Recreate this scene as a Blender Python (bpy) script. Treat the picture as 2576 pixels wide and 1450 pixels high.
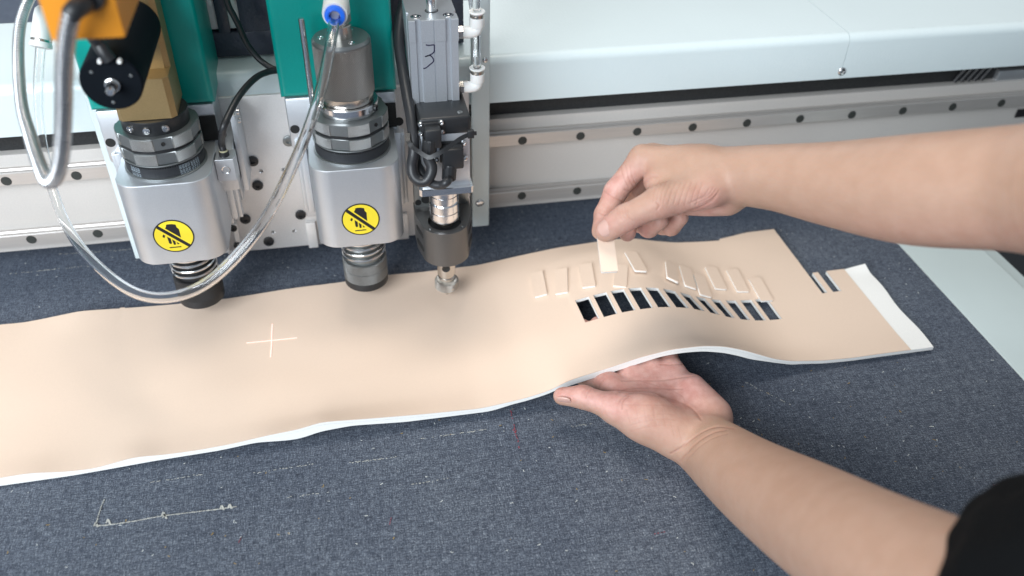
import bpy, bmesh, math, random
import numpy as np
from mathutils import Vector, Matrix, Quaternion

# ------------------------------------------------------------------ scene, camera, light
for o in list(bpy.data.objects):
    bpy.data.objects.remove(o, do_unlink=True)
SC = bpy.context.scene
COL = SC.collection
random.seed(7)
rng = np.random.default_rng(11)

PW, PH, F = 2576.0, 1450.0, 2163.92          # measuring frame and focal length in its pixels
YAW, PITCH, ROLL, CAMH = 0.21136, 0.678396, 0.027446, 0.535

def cam_axes():
    cy, sy = math.cos(YAW), math.sin(YAW)
    fwd = np.array([sy*math.cos(PITCH), cy*math.cos(PITCH), -math.sin(PITCH)])
    right = np.array([cy, -sy, 0.0])
    up = np.cross(right, fwd)
    r2 = math.cos(ROLL)*right + math.sin(ROLL)*up
    u2 = -math.sin(ROLL)*right + math.cos(ROLL)*up
    return r2, u2, fwd
RX, UX, FX = cam_axes()
CAM = np.array([0.0, 0.0, CAMH])

cd = bpy.data.cameras.new("camera")
cd.sensor_width = 36.0
cd.lens = 36.0*F/PW
cd.clip_start, cd.clip_end = 0.01, 50.0
cd.dof.use_dof = True
cd.dof.focus_distance = 0.71
cd.dof.aperture_fstop = 4.0
cam = bpy.data.objects.new("camera", cd)
COL.objects.link(cam)
cam.matrix_world = Matrix(((RX[0], UX[0], -FX[0], 0), (RX[1], UX[1], -FX[1], 0), (RX[2], UX[2], -FX[2], CAMH), (0, 0, 0, 1)))
SC.camera = cam

world = bpy.data.worlds.new("World")
SC.world = world
world.use_nodes = True
world.node_tree.nodes["Background"].inputs[0].default_value = (0.80, 0.90, 1.0, 1)
world.node_tree.nodes["Background"].inputs[1].default_value = 0.41

def area(name, loc, target, size, power, color, size_y=None):
    l = bpy.data.lights.new(name, 'AREA')
    l.energy = power; l.color = color
    l.shape = 'RECTANGLE'; l.size = size; l.size_y = size_y or size
    o = bpy.data.objects.new(name, l); COL.objects.link(o)
    o.location = loc
    o.rotation_euler = (Vector(target)-Vector(loc)).to_track_quat('-Z', 'Y').to_euler()
    return o
area("ceiling_lamp", (0.0, 0.95, 2.05), (0.05, 0.55, 0), 0.9, 19, (1.0, 0.925, 0.83), 0.5)
area("window_light", (-1.25, -1.0, 1.15), (0, 0.55, 0.05), 1.6, 84, (0.87, 0.94, 1.0), 1.4)
area("window_light_back", (0.0, 3.6, 1.35), (0.0, 0.7, 0.2), 1.5, 13, (0.85, 0.96, 1.0), 0.9)

SC.view_settings.view_transform = 'Standard'
SC.view_settings.look = 'None'
SC.view_settings.exposure = 0.0
SC.view_settings.gamma = 1.0
SC.cycles.use_denoising = True

# ------------------------------------------------------------------ measuring helpers (pixel of the 2576 px frame -> point of the place)
def ray(px, py):
    return RX*((px-PW/2)/F) - UX*((py-PH/2)/F) + FX
def Zp(px, py, z):
    d = ray(px, py); return CAM + d*((z-CAMH)/d[2])
def Yp(px, py, y):
    d = ray(px, py); return CAM + d*(y/d[1])
def Dp(px, py, dep):
    return CAM + ray(px, py)*dep

# ------------------------------------------------------------------ object helpers
def thing(name, label, cat, loc=(0, 0, 0), group=None):
    o = bpy.data.objects.new(name, None); COL.objects.link(o)
    o.empty_display_size = 0.02
    o.location = loc
    tag(o, label, cat, group)
    return o
def tag(o, label, cat, group=None):
    o['label'] = label; o['category'] = cat
    if group: o['group'] = group
    return o
def wloc(o):
    v = Vector((0, 0, 0))
    while o is not None:
        v = v + o.location; o = o.parent
    return v

class MB:
    """collects shapes in world coordinates for ONE mesh object"""
    def __init__(s):
        s.v = []; s.f = []; s.m = []; s.cur = 0
    def add(s, vs, fs):
        b = len(s.v)
        s.v.extend([tuple(map(float, q)) for q in vs])
        for q in fs:
            s.f.append([b+i for i in q]); s.m.append(s.cur)
        return s
    def frombm(s, bm):
        bm.verts.ensure_lookup_table(); bm.verts.index_update()
        s.add([v.co for v in bm.verts], [[v.index for v in f.verts] for f in bm.faces])
        bm.free(); return s
    def box(s, a, b, bevel=0.0, seg=2, rot=None, mid=None):
        bm = bmesh.new(); bmesh.ops.create_cube(bm, size=1.0)
        a = Vector(a); b = Vector(b); c = (a+b)/2; d = b-a
        for v in bm.verts: v.co = Vector((v.co.x*d.x, v.co.y*d.y, v.co.z*d.z))
        if bevel: bmesh.ops.bevel(bm, geom=list(bm.edges), offset=bevel, segments=seg, affect='EDGES', profile=0.5)
        for v in bm.verts:
            co = v.co.copy()
            if rot is not None: co = rot @ co
            v.co = co + c
        return s.frombm(bm)
    def lathe(s, prof, c=(0, 0, 0), seg=64, axis=(0, 0, 1)):
        """prof: list of (r, h); closed at the ends if r==0 is given"""
        q = Vector((0, 0, 1)).rotation_difference(Vector(axis).normalized())
        vs = []; fs = []; idx = []
        for r, h in prof:
            if r < 1e-7:
                idx.append([len(vs)]); vs.append((0, 0, h))
            else:
                idx.append(list(range(len(vs), len(vs)+seg)))
                vs += [(r*math.cos(2*math.pi*i/seg), r*math.sin(2*math.pi*i/seg), h) for i in range(seg)]
        for a, b in zip(idx[:-1], idx[1:]):
            for i in range(seg):
                j = (i+1) % seg
                if len(a) == 1 and len(b) == 1: continue
                if len(a) == 1: fs.append([a[0], b[j], b[i]][::-1])
                elif len(b) == 1: fs.append([a[i], a[j], b[0]])
                else: fs.append([a[i], a[j], b[j], b[i]])
        C = Vector(c)
        return s.add([q @ Vector(p) + C for p in vs], fs)
    def prism(s, poly, z0, z1, cap=True, inset=0.0, M=None):
        """poly: list of (x,y) ccw"""
        n = len(poly); P = np.array(poly, float)
        rings = [(P, z0), (P, z1)]
        if inset:
            cen = P.mean(0)
            nx = np.roll(P, -1, 0)-np.roll(P, 1, 0); nn = np.stack([nx[:, 1], -nx[:, 0]], 1); nn /= np.linalg.norm(nn, axis=1)[:, None]+1e-12
            Pi = P-nn*inset
            rings = [(Pi, z0), (P, z0+inset), (P, z1-inset), (Pi, z1)]
        vs = []
        for R_, z in rings: vs += [(x, y, z) for x, y in R_]
        fs = []
        for k in range(len(rings)-1):
            for i in range(n):
                j = (i+1) % n; fs.append([k*n+i, k*n+j, (k+1)*n+j, (k+1)*n+i])
        if cap:
            fs.append(list(range(n))[::-1]); fs.append([(len(rings)-1)*n+i for i in range(n)])
        if M is not None: vs = [M @ Vector(v) for v in vs]
        return s.add(vs, fs)
    def tube(s, pts, r, seg=16, cap=True, rmod=None):
        """pts (n,3); r scalar or array"""
        P = np.array(pts, float); n = len(P)
        R_ = np.full(n, r, float) if np.isscalar(r) else np.array(r, float)
        T = np.gradient(P, axis=0); T /= np.linalg.norm(T, axis=1)[:, None]
        u = np.cross(T[0], [0.3, 0.2, 0.93]); u /= np.linalg.norm(u)
        vs = []; ang = np.arange(seg)*2*math.pi/seg
        for i in range(n):
            u = u-T[i]*np.dot(u, T[i]); u /= np.linalg.norm(u); w = np.cross(T[i], u)
            ring = P[i]+R_[i]*(np.cos(ang)[:, None]*u+np.sin(ang)[:, None]*w)
            vs += list(ring)
        fs = []
        for i in range(n-1):
            for k in range(seg):
                l = (k+1) % seg
                fs.append([i*seg+k, i*seg+l, (i+1)*seg+l, (i+1)*seg+k])
        if cap:
            fs.append(list(range(seg))[::-1]); fs.append([(n-1)*seg+k for k in range(seg)])
        return s.add(vs, fs)
    def ribbon(s, pts, nrm, w, t=0.0002):
        """flat strip along pts, lying across normal nrm, with a little thickness"""
        P = np.array(pts, float); N = np.array(nrm, float)
        if N.ndim == 1: N = np.tile(N, (len(P), 1))
        N /= np.linalg.norm(N, axis=1)[:, None]
        T = np.gradient(P, axis=0); S = np.cross(N, T); S /= np.linalg.norm(S, axis=1)[:, None]+1e-12
        W_ = np.full(len(P), w/2.0) if np.isscalar(w) else np.array(w)/2.0
        a = P+S*W_[:, None]; b = P-S*W_[:, None]
        vs = []
        for i in range(len(P)): vs += [a[i], b[i], b[i]+N[i]*t, a[i]+N[i]*t]
        fs = []
        for i in range(len(P)-1):
            for k in range(4):
                l = (k+1) % 4; fs.append([4*i+k, 4*i+l, 4*i+4+l, 4*i+4+k][::-1])
        fs.append([0, 1, 2, 3]); e = 4*(len(P)-1); fs.append([e+3, e+2, e+1, e])
        return s.add(vs, fs)

def mesh_of(name, mb, mats, origin=(0, 0, 0), smooth=35):
    me = bpy.data.meshes.new(name)
    o = np.array(origin, float)
    V = np.array(mb.v, float)-o
    me.from_pydata(V.tolist(), [], mb.f)
    if not isinstance(mats, (list, tuple)): mats = [mats]
    for m in mats: me.materials.append(m)
    if any(mb.m): me.polygons.foreach_set("material_index", mb.m)
    bm = bmesh.new(); bm.from_mesh(me)
    bmesh.ops.recalc_face_normals(bm, faces=bm.faces); bm.to_mesh(me); bm.free()
    if smooth:
        me.polygons.foreach_set("use_smooth", [True]*len(me.polygons))
        me.set_sharp_from_angle(angle=math.radians(smooth))
    me.update()
    return me
def part(name, mb, mats, parent=None, smooth=35, origin=None):
    """world-coordinate shapes -> object; origin defaults to the parent's place"""
    pl = wloc(parent) if parent is not None else Vector((0, 0, 0))
    og = Vector(origin) if origin is not None else pl
    me = mesh_of(name, mb, mats, og, smooth)
    o = bpy.data.objects.new(name, me); COL.objects.link(o)
    if parent is not None: o.parent = parent
    o.location = og-pl
    return o
def solo(name, mb, mats, label, cat, group=None, smooth=35, origin=None):
    V = np.array(mb.v); og = origin if origin is not None else (V[:, 0].mean(), V[:, 1].mean(), V[:, 2].min())
    return tag(part(name, mb, mats, None, smooth, og), label, cat, group)
def struct(name, mb, mats, smooth=35):
    o = part(name, mb, mats, None, smooth); o['kind'] = 'structure'; return o
def inst(src, name, parent, world_loc, rot=None):
    """another object on the same mesh"""
    o = bpy.data.objects.new(name, src); COL.objects.link(o)
    o.parent = parent
    o.location = Vector(world_loc)-(wloc(parent) if parent else Vector((0, 0, 0)))
    if rot is not None: o.rotation_euler = rot
    return o
def spline(pts, n=200):
    """Catmull-Rom through pts, evenly resampled"""
    P = np.array(pts, float)
    Q = np.vstack([2*P[0]-P[1], P, 2*P[-1]-P[-2]])
    out = []
    for i in range(1, len(Q)-2):
        t = np.linspace(0, 1, 24, endpoint=False)[:, None]
        a, b, c, d = Q[i-1], Q[i], Q[i+1], Q[i+2]
        out.append(0.5*((2*b)+(-a+c)*t+(2*a-5*b+4*c-d)*t**2+(-a+3*b-3*c+d)*t**3))
    out.append(P[-1:]); C = np.vstack(out)
    s = np.concatenate([[0], np.cumsum(np.linalg.norm(np.diff(C, axis=0), axis=1))])
    u = np.linspace(0, s[-1], n)
    return np.stack([np.interp(u, s, C[:, k]) for k in range(C.shape[1])], 1)

# ------------------------------------------------------------------ materials
def nodes(m):
    m.use_nodes = True
    nt = m.node_tree
    return nt, nt.nodes, nt.links, nt.nodes["Principled BSDF"]
def mat(name, col, rough=0.5, metal=0.0, spec=0.5, grain=0.0, gscale=800.0, bump=0.0, bscale=600.0, bdist=0.0004,
        var=0.0, vscale=12.0, rvar=0.0, coat=0.0, stretch=None, sss=0.0):
    """plain surface with optional colour grain, cloudy variation and fine relief, all in object space (metres)"""
    m = bpy.data.materials.new(name)
    nt, N, L, B = nodes(m)
    B.inputs["Base Color"].default_value = (*col, 1); B.inputs["Roughness"].default_value = rough
    B.inputs["Metallic"].default_value = metal; B.inputs["Specular IOR Level"].default_value = spec
    B.inputs["Coat Weight"].default_value = coat
    if sss:
        B.inputs["Subsurface Weight"].default_value = sss
        B.inputs["Subsurface Radius"].default_value = (0.004, 0.002, 0.0015); B.inputs["Subsurface Scale"].default_value = 1.0
    tc = N.new("ShaderNodeTexCoord"); src = tc.outputs["Object"]
    if stretch:
        mp = N.new("ShaderNodeMapping"); mp.inputs["Scale"].default_value = stretch
        L.new(src, mp.inputs[0]); src = mp.outputs[0]
    def noise(scale, det=2.0, rg=0.5):
        n = N.new("ShaderNodeTexNoise"); n.inputs["Scale"].default_value = scale; n.inputs["Detail"].default_value = det
        n.inputs["Roughness"].default_value = rg; L.new(src, n.inputs["Vector"]); return n.outputs["Fac"]
    colout = None
    def modulate(fac, amt, prev):
        mr = N.new("ShaderNodeMapRange"); mr.inputs[1].default_value = 0.25; mr.inputs[2].default_value = 0.75
        mr.inputs[3].default_value = 1-amt; mr.inputs[4].default_value = 1+amt; L.new(fac, mr.inputs[0])
        mx = N.new("ShaderNodeVectorMath"); mx.operation = 'SCALE'
        if prev is None: mx.inputs[0].default_value = col
        else: L.new(prev, mx.inputs[0])
        L.new(mr.outputs[0], mx.inputs["Scale"]); return mx.outputs[0]
    if var: colout = modulate(noise(vscale, 4.0), var, colout)
    if grain: colout = modulate(noise(gscale, 1.0), grain, colout)
    if colout is not None: L.new(colout, B.inputs["Base Color"])
    if rvar:
        mr = N.new("ShaderNodeMapRange"); mr.inputs[1].default_value = 0.3; mr.inputs[2].default_value = 0.7
        mr.inputs[3].default_value = max(0.02, rough-rvar); mr.inputs[4].default_value = rough+rvar
        L.new(noise(vscale*3, 4.0), mr.inputs[0]); L.new(mr.outputs[0], B.inputs["Roughness"])
    if bump:
        b = N.new("ShaderNodeBump"); b.inputs["Strength"].default_value = bump; b.inputs["Distance"].default_value = bdist
        L.new(noise(bscale, 2.0), b.inputs["Height"]); L.new(b.outputs[0], B.inputs["Normal"])
    return m
def knurl_mat(name, col, R_, pitch, rough=0.4, metal=1.0, strength=0.8):
    """diamond knurling round the object's z axis"""
    m = bpy.data.materials.new(name); nt, N, L, B = nodes(m)
    B.inputs["Roughness"].default_value = rough; B.inputs["Metallic"].default_value = metal
    tc = N.new("ShaderNodeTexCoord"); sp = N.new("ShaderNodeSeparateXYZ"); L.new(tc.outputs["Object"], sp.inputs[0])
    def M(op, a, b=None):
        n = N.new("ShaderNodeMath"); n.operation = op
        for i, q in enumerate((a, b)):
            if q is None: continue
            if isinstance(q, (int, float)): n.inputs[i].default_value = q
            else: L.new(q, n.inputs[i])
        return n.outputs[0]
    k = math.pi/pitch
    ang = M('MULTIPLY', M('ARCTAN2', sp.outputs[1], sp.outputs[0]), R_*k)
    zz = M('MULTIPLY', sp.outputs[2], k*0.9)
    h = M('MULTIPLY', M('ABSOLUTE', M('SINE', M('ADD', ang, zz))), M('ABSOLUTE', M('SINE', M('SUBTRACT', ang, zz))))
    b = N.new("ShaderNodeBump"); b.inputs["Strength"].default_value = strength; b.inputs["Distance"].default_value = pitch*0.5
    L.new(h, b.inputs["Height"]); L.new(b.outputs[0], B.inputs["Normal"])
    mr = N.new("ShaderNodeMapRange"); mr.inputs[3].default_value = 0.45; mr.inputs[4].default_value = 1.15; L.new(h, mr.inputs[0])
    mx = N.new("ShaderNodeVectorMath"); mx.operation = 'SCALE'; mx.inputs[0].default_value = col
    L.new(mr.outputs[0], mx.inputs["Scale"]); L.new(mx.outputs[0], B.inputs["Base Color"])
    return m

MT = {}
MT['cover'] = mat("powder_coat_white", (0.655, 0.735, 0.745), 0.27, bump=0.30, bscale=420, bdist=0.0006, var=0.03, vscale=6)
MT['border'] = mat("border_white", (0.60, 0.69, 0.69), 0.45, bump=0.1, bscale=500, var=0.03)
MT['teal'] = mat("teal_enamel", (0.000, 0.310, 0.268), 0.30, bump=0.22, bscale=380, bdist=0.0007, var=0.05)
MT['alu'] = mat("blasted_aluminium", (0.64, 0.665, 0.695), 0.46, 0.85, grain=0.05, gscale=2200, bump=0.12, bscale=2500, bdist=0.0002, var=0.03, vscale=20)
MT['alu_bright'] = mat("bright_aluminium", (0.86, 0.86, 0.87), 0.16, 1.0, bump=0.03, bscale=900, stretch=(1, 1, 14), rvar=0.05)
MT['alu_plate'] = mat("plate_aluminium", (0.81, 0.79, 0.775), 0.50, 0.45, grain=0.05, gscale=1500, bump=0.08, bscale=1800, bdist=0.0002, var=0.05, vscale=9)
MT['alu_body'] = mat("extruded_aluminium", (0.60, 0.63, 0.665), 0.42, 0.75, grain=0.07, gscale=1800, bump=0.1, bscale=2000, bdist=0.0002)
MT['rail'] = mat("ground_steel", (0.53, 0.50, 0.475), 0.34, 0.5, bump=0.04, bscale=160, stretch=(1, 20, 20), var=0.05, vscale=30)
MT['steel'] = mat("steel", (0.72, 0.72, 0.72), 0.2, 1.0, bump=0.02, bscale=500)
MT['hose'] = mat('hose_steel', (0.72, 0.72, 0.725), 0.22, 1.0)
MT['hose_groove_shade'] = mat('hose_groove_shade', (0.08, 0.08, 0.085), 0.4, 1.0)  # the hose steel darkened: shade between the ribs put into the colour
MT['nickel'] = mat("satin_nickel", (0.62, 0.585, 0.54), 0.26, 1.0, bump=0.03, bscale=800)
MT['beam'] = mat("beam_face", (0.56, 0.53, 0.50), 0.5, 0.0, grain=0.04, gscale=700, var=0.05, vscale=7)
MT['gun'] = mat("hard_anodised_grey", (0.27, 0.285, 0.285), 0.38, 0.85, grain=0.05, gscale=1200, bump=0.05, bscale=1500, bdist=0.0002)
MT['darkblock'] = mat("dark_anodised_block", (0.135, 0.131, 0.128), 0.36, 0.7, grain=0.06, gscale=1500)
MT['black'] = mat("black_plastic", (0.016, 0.017, 0.019), 0.42, grain=0.15, gscale=900, bump=0.08, bscale=1500, bdist=0.0002)
MT['motor'] = mat('motor_black', (0.005, 0.007, 0.010), 0.6, spec=0.06, grain=0.1, gscale=900)
MT['rubber'] = mat("cable_rubber", (0.022, 0.023, 0.026), 0.40, bump=0.05, bscale=700, var=0.12, vscale=40)
MT['hole'] = mat("black_hole", (0.012, 0.012, 0.012), 0.6)
MT['plug'] = mat("rail_plug", (0.030, 0.033, 0.030), 0.6, grain=0.2, gscale=1500)
MT['darkpanel'] = mat("dark_hammered_panel", (0.045, 0.050, 0.075), 0.30, bump=0.5, bscale=330, bdist=0.0007, var=0.08)
MT['foam'] = mat("dark_foam_strip", (0.030, 0.031, 0.032), 0.8, bump=0.5, bscale=500, grain=0.25, gscale=700)
MT['whiteplastic'] = mat("white_plastic", (0.80, 0.79, 0.77), 0.35, sss=0.1)
MT['blueplastic'] = mat("blue_plastic", (0.015, 0.16, 0.85), 0.35)
MT['brass'] = mat("gold_anodised", (0.42, 0.295, 0.14), 0.42, 0.75, grain=0.04, gscale=900, var=0.04)
MT['orange'] = mat("orange_enamel", (0.72, 0.27, 0.018), 0.42, bump=0.05, bscale=300, var=0.03)
MT['belt'] = mat("belt_rubber", (0.020, 0.022, 0.026), 0.55, bump=0.2, bscale=900, stretch=(1, 1, 0.05))
MT['yellow'] = mat("sticker_yellow", (0.86, 0.68, 0.035), 0.38, var=0.03)
MT['ink'] = mat("sticker_black", (0.012, 0.011, 0.013), 0.4)
MT['marker'] = mat("marker_ink", (0.018, 0.014, 0.05), 0.35)
MT['print'] = mat("belt_print", (0.42, 0.50, 0.56), 0.6)
MT['cream'] = mat("cream_glue", (0.62, 0.56, 0.36), 0.35, sss=0.15)
MT['leather'] = mat("beige_leather", (0.75, 0.587, 0.468), 0.42, spec=0.35, bump=0.10, bscale=1300, bdist=0.0003, var=0.018, vscale=9, grain=0.012, gscale=600)
MT['foamwhite'] = mat("white_backing", (0.87, 0.86, 0.83), 0.75, bump=0.25, bscale=1600, bdist=0.0004, grain=0.03, gscale=900)
MT['lint'] = mat("lint_fibre", (0.62, 0.64, 0.62), 0.8)
MT['scratch'] = mat("scratched_felt", (0.42, 0.42, 0.39), 0.9, var=0.3, vscale=300)
MT['redmark'] = mat("red_mark", (0.26, 0.05, 0.07), 0.8)
MT['ochre'] = mat("ochre_fibre", (0.30, 0.20, 0.06), 0.8)
MT['nail'] = mat("fingernail", (0.57, 0.345, 0.29), 0.30, spec=0.5, sss=0.15)
MT['cloth'] = mat("black_cotton", (0.0028, 0.0032, 0.0038), 0.95, spec=0.12, bump=0.3, bscale=900, bdist=0.0004, grain=0.2, gscale=900)
MT['floor'] = mat("grey_floor", (0.012, 0.013, 0.015), 0.6, var=0.1, vscale=3)

def make_tube_mat():
    m = bpy.data.materials.new("clear_tube"); nt, N, L, B = nodes(m)
    B.inputs["Base Color"].default_value = (1.0, 1.0, 1.0, 1); B.inputs["Roughness"].default_value = 0.0
    B.inputs["IOR"].default_value = 1.46; B.inputs["Transmission Weight"].default_value = 1.0
    return m
MT['tube'] = make_tube_mat()
def make_felt():
    m = bpy.data.materials.new("cutting_felt"); nt, N, L, B = nodes(m)
    B.inputs["Roughness"].default_value = 0.85; B.inputs["Specular IOR Level"].default_value = 0.25
    B.inputs["Sheen Weight"].default_value = 0.25; B.inputs["Sheen Roughness"].default_value = 0.5
    B.inputs["Sheen Tint"].default_value = (0.6, 0.72, 1.0, 1)
    tc = N.new("ShaderNodeTexCoord"); src = tc.outputs["Object"]
    def noise(scale, det, sc=(1, 1, 1), rot=0.0, rg=0.55):
        mp = N.new("ShaderNodeMapping"); mp.inputs["Scale"].default_value = sc; mp.inputs["Rotation"].default_value = (0, 0, rot); L.new(src, mp.inputs[0])
        n = N.new("ShaderNodeTexNoise"); n.inputs["Scale"].default_value = scale; n.inputs["Detail"].default_value = det; n.inputs["Roughness"].default_value = rg
        L.new(mp.outputs[0], n.inputs["Vector"]); return n.outputs["Fac"]
    def ramp(fac, stops):
        r = N.new("ShaderNodeValToRGB"); r.color_ramp.elements[0].position = stops[0][0]; r.color_ramp.elements[0].color = (*stops[0][1], 1)
        r.color_ramp.elements[1].position = stops[-1][0]; r.color_ramp.elements[1].color = (*stops[-1][1], 1)
        for p, c in stops[1:-1]:
            e = r.color_ramp.elements.new(p); e.color = (*c, 1)
        L.new(fac, r.inputs[0]); return r.outputs[0]
    def mix(fac, a, b, mode='MIX'):
        x = N.new("ShaderNodeMix"); x.data_type = 'RGBA'; x.blend_type = mode
        if isinstance(fac, float): x.inputs[0].default_value = fac
        else: L.new(fac, x.inputs[0])
        for s_, q in ((6, a), (7, b)):
            if isinstance(q, tuple): x.inputs[s_].default_value = (*q, 1)
            else: L.new(q, x.inputs[s_])
        return x.outputs[2]
    fine = ramp(noise(900, 2.0), [(0.30, (0.035, 0.041, 0.055)), (0.52, (0.075, 0.087, 0.110)), (0.72, (0.178, 0.194, 0.222))])
    wx = ramp(noise(150, 2.0, (1, 9, 1), 0.02), [(0.36, (0.52, 0.53, 0.56)), (0.64, (1.45, 1.44, 1.40))])
    wy = ramp(noise(150, 2.0, (9, 1, 1), 0.02), [(0.36, (0.60, 0.61, 0.64)), (0.64, (1.38, 1.37, 1.34))])
    st = ramp(noise(16, 4.0, (1, 18, 1), 0.02), [(0.36, (0.86, 0.87, 0.89)), (0.66, (1.16, 1.16, 1.14))])
    sv = ramp(noise(20, 3.0, (14, 1, 1), 0.02), [(0.36, (0.88, 0.89, 0.91)), (0.66, (1.12, 1.12, 1.11))])
    big = ramp(noise(7, 4.0), [(0.3, (0.86, 0.88, 0.92)), (0.7, (1.12, 1.11, 1.09))])
    c = mix(1.0, mix(1.0, mix(1.0, fine, wx, 'MULTIPLY'), wy, 'MULTIPLY'), big, 'MULTIPLY')
    c = mix(1.0, mix(1.0, c, st, 'MULTIPLY'), sv, 'MULTIPLY')
    sc = ramp(noise(34, 6.0, (1, 30, 1), 0.02, 0.7), [(0.665, (0, 0, 0)), (0.72, (1, 1, 1))])
    sp = ramp(noise(420, 1.0), [(0.55, (0, 0, 0)), (0.72, (1, 1, 1))])
    sx = mix(1.0, sc, sp, 'MULTIPLY')
    c = mix(sx, c, (0.30, 0.31, 0.30))
    L.new(c, B.inputs["Base Color"])
    b = N.new("ShaderNodeBump"); b.inputs["Strength"].default_value = 0.6; b.inputs["Distance"].default_value = 0.0008
    L.new(noise(900, 2.0), b.inputs["Height"]); L.new(b.outputs[0], B.inputs["Normal"])
    return m
MT['felt'] = make_felt()
def make_skin():
    m = bpy.data.materials.new("skin"); nt, N, L, B = nodes(m)
    B.inputs["Roughness"].default_value = 0.48; B.inputs["Specular IOR Level"].default_value = 0.35
    B.inputs["Subsurface Weight"].default_value = 0.22; B.inputs["Subsurface Radius"].default_value = (0.0045, 0.0016, 0.0009)
    B.inputs["Subsurface Scale"].default_value = 1.0
    tc = N.new("ShaderNodeTexCoord")
    def noise(scale, det, rg=0.55):
        n = N.new("ShaderNodeTexNoise"); n.inputs["Scale"].default_value = scale; n.inputs["Detail"].default_value = det; n.inputs["Roughness"].default_value = rg
        L.new(tc.outputs["Object"], n.inputs["Vector"]); return n.outputs["Fac"]
    def mix(fac, a, b):
        x = N.new("ShaderNodeMix"); x.data_type = 'RGBA'
        L.new(fac, x.inputs[0])
        for s_, q in ((6, a), (7, b)):
            if isinstance(q, tuple): x.inputs[s_].default_value = (*q, 1)
            else: L.new(q, x.inputs[s_])
        return x.outputs[2]
    at = N.new("ShaderNodeAttribute"); at.attribute_name = "flush"
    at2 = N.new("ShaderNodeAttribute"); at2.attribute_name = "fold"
    mr = N.new("ShaderNodeMapRange"); mr.inputs[1].default_value = 0.36; mr.inputs[2].default_value = 0.64; L.new(noise(75, 4.0), mr.inputs[0])
    base = mix(mr.outputs[0], (0.408, 0.250, 0.177), (0.434, 0.272, 0.197))
    mr2 = N.new("ShaderNodeMapRange"); mr2.inputs[1].default_value = 0.35; mr2.inputs[2].default_value = 0.65; L.new(noise(110, 3.0), mr2.inputs[0])
    pink = mix(mr2.outputs[0], (0.50, 0.245, 0.205), (0.60, 0.345, 0.295))
    c = mix(at.outputs["Fac"], base, pink)
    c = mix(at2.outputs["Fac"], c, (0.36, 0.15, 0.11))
    L.new(c, B.inputs["Base Color"])
    b = N.new("ShaderNodeBump"); b.inputs["Strength"].default_value = 0.35; b.inputs["Distance"].default_value = 0.0005
    ad = N.new("ShaderNodeMath"); ad.operation = 'ADD'; L.new(noise(1100, 2.0), ad.inputs[0]); L.new(noise(380, 3.0), ad.inputs[1])
    L.new(ad.outputs[0], b.inputs["Height"]); L.new(b.outputs[0], B.inputs["Normal"])
    return m
MT['skin'] = make_skin()
def make_laser():
    m = bpy.data.materials.new("laser_light"); nt, N, L, B = nodes(m)
    B.inputs["Base Color"].default_value = (0.8, 0.5, 0.45, 1)
    B.inputs["Emission Color"].default_value = (1.0, 0.74, 0.69, 1); B.inputs["Emission Strength"].default_value = 0.75
    return m
MT['laser'] = make_laser()

# ------------------------------------------------------------------ setting: felt, border, floor
MATX = 0.5635
mb = MB().box((-1.3, -0.7, -0.012), (MATX, 1.7, 0.0)); FELT = struct('cutting_mat', mb, MT['felt'])
mb = MB().prism([(-0.7, -0.08), (1.7, -0.08), (1.7, 0.0), (-0.7, 0.0)], 0, 1)
mb = MB()
prof = [(MATX+0.001, -0.06), (MATX+0.001, -0.0025), (MATX+0.003, -0.0008), (0.6500, -0.0008), (0.6515, -0.0030), (0.6530, -0.0050), (0.672, -0.0080), (0.6745, -0.012), (0.6745, -0.06)]
mb.prism([(x, z) for x, z in prof][::-1], -0.7, 1.7, M=Matrix(((1, 0, 0, 0), (0, 0, 1, 0), (0, 1, 0, 0), (0, 0, 0, 1))))
struct('table_border', mb, MT['border'])
mb = MB().box((-3, -3, -0.86), (3, 4, -0.85)); struct('floor', mb, MT['floor'])

# scored line, red mark and loose lint lying on the felt
def felt_line(pts, w, z=0.0004, n=60, jit=0.0):
    P = spline([Zp(x, y, z) for x, y in pts], n)
    if jit: P[:, :2] += rng.normal(0, jit, (n, 2))
    return P
mb = MB()
SL = [(241, 1322), (264, 1322), (330, 1313), (400, 1300), (470, 1291), (546, 1282), (595, 1275)]
P = felt_line(SL, 0.001, n=160, jit=0.00012); mb.ribbon(P, (0, 0, 1), np.clip(rng.normal(0.0006, 0.0003, 160), 0.0002, 0.0012), 0.0002)
P = felt_line([(241, 1324), (250, 1290), (262, 1257)], 0.0006, n=60, jit=0.0002); mb.ribbon(P, (0, 0, 1), np.clip(rng.normal(0.0005, 0.0003, 60), 0.0001, 0.001), 0.0003)
for cx, cy in ((272, 1314), (411, 1296), (558, 1279), (578, 1276), (241, 1322), (414, 1301)):
    P = np.array([Zp(cx+dx_, cy+dy_, 0.0004) for dx_, dy_ in ((-6, 3), (-3, 0), (-1, -7), (1, -6), (4, 3), (7, 4))]); mb.ribbon(P, (0, 0, 1), (0.0004, 0.0012, 0.0008, 0.0010, 0.0014, 0.0004), 0.0003)
part('scratch_mark', mb, MT['scratch'], FELT)
mb = MB()
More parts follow.
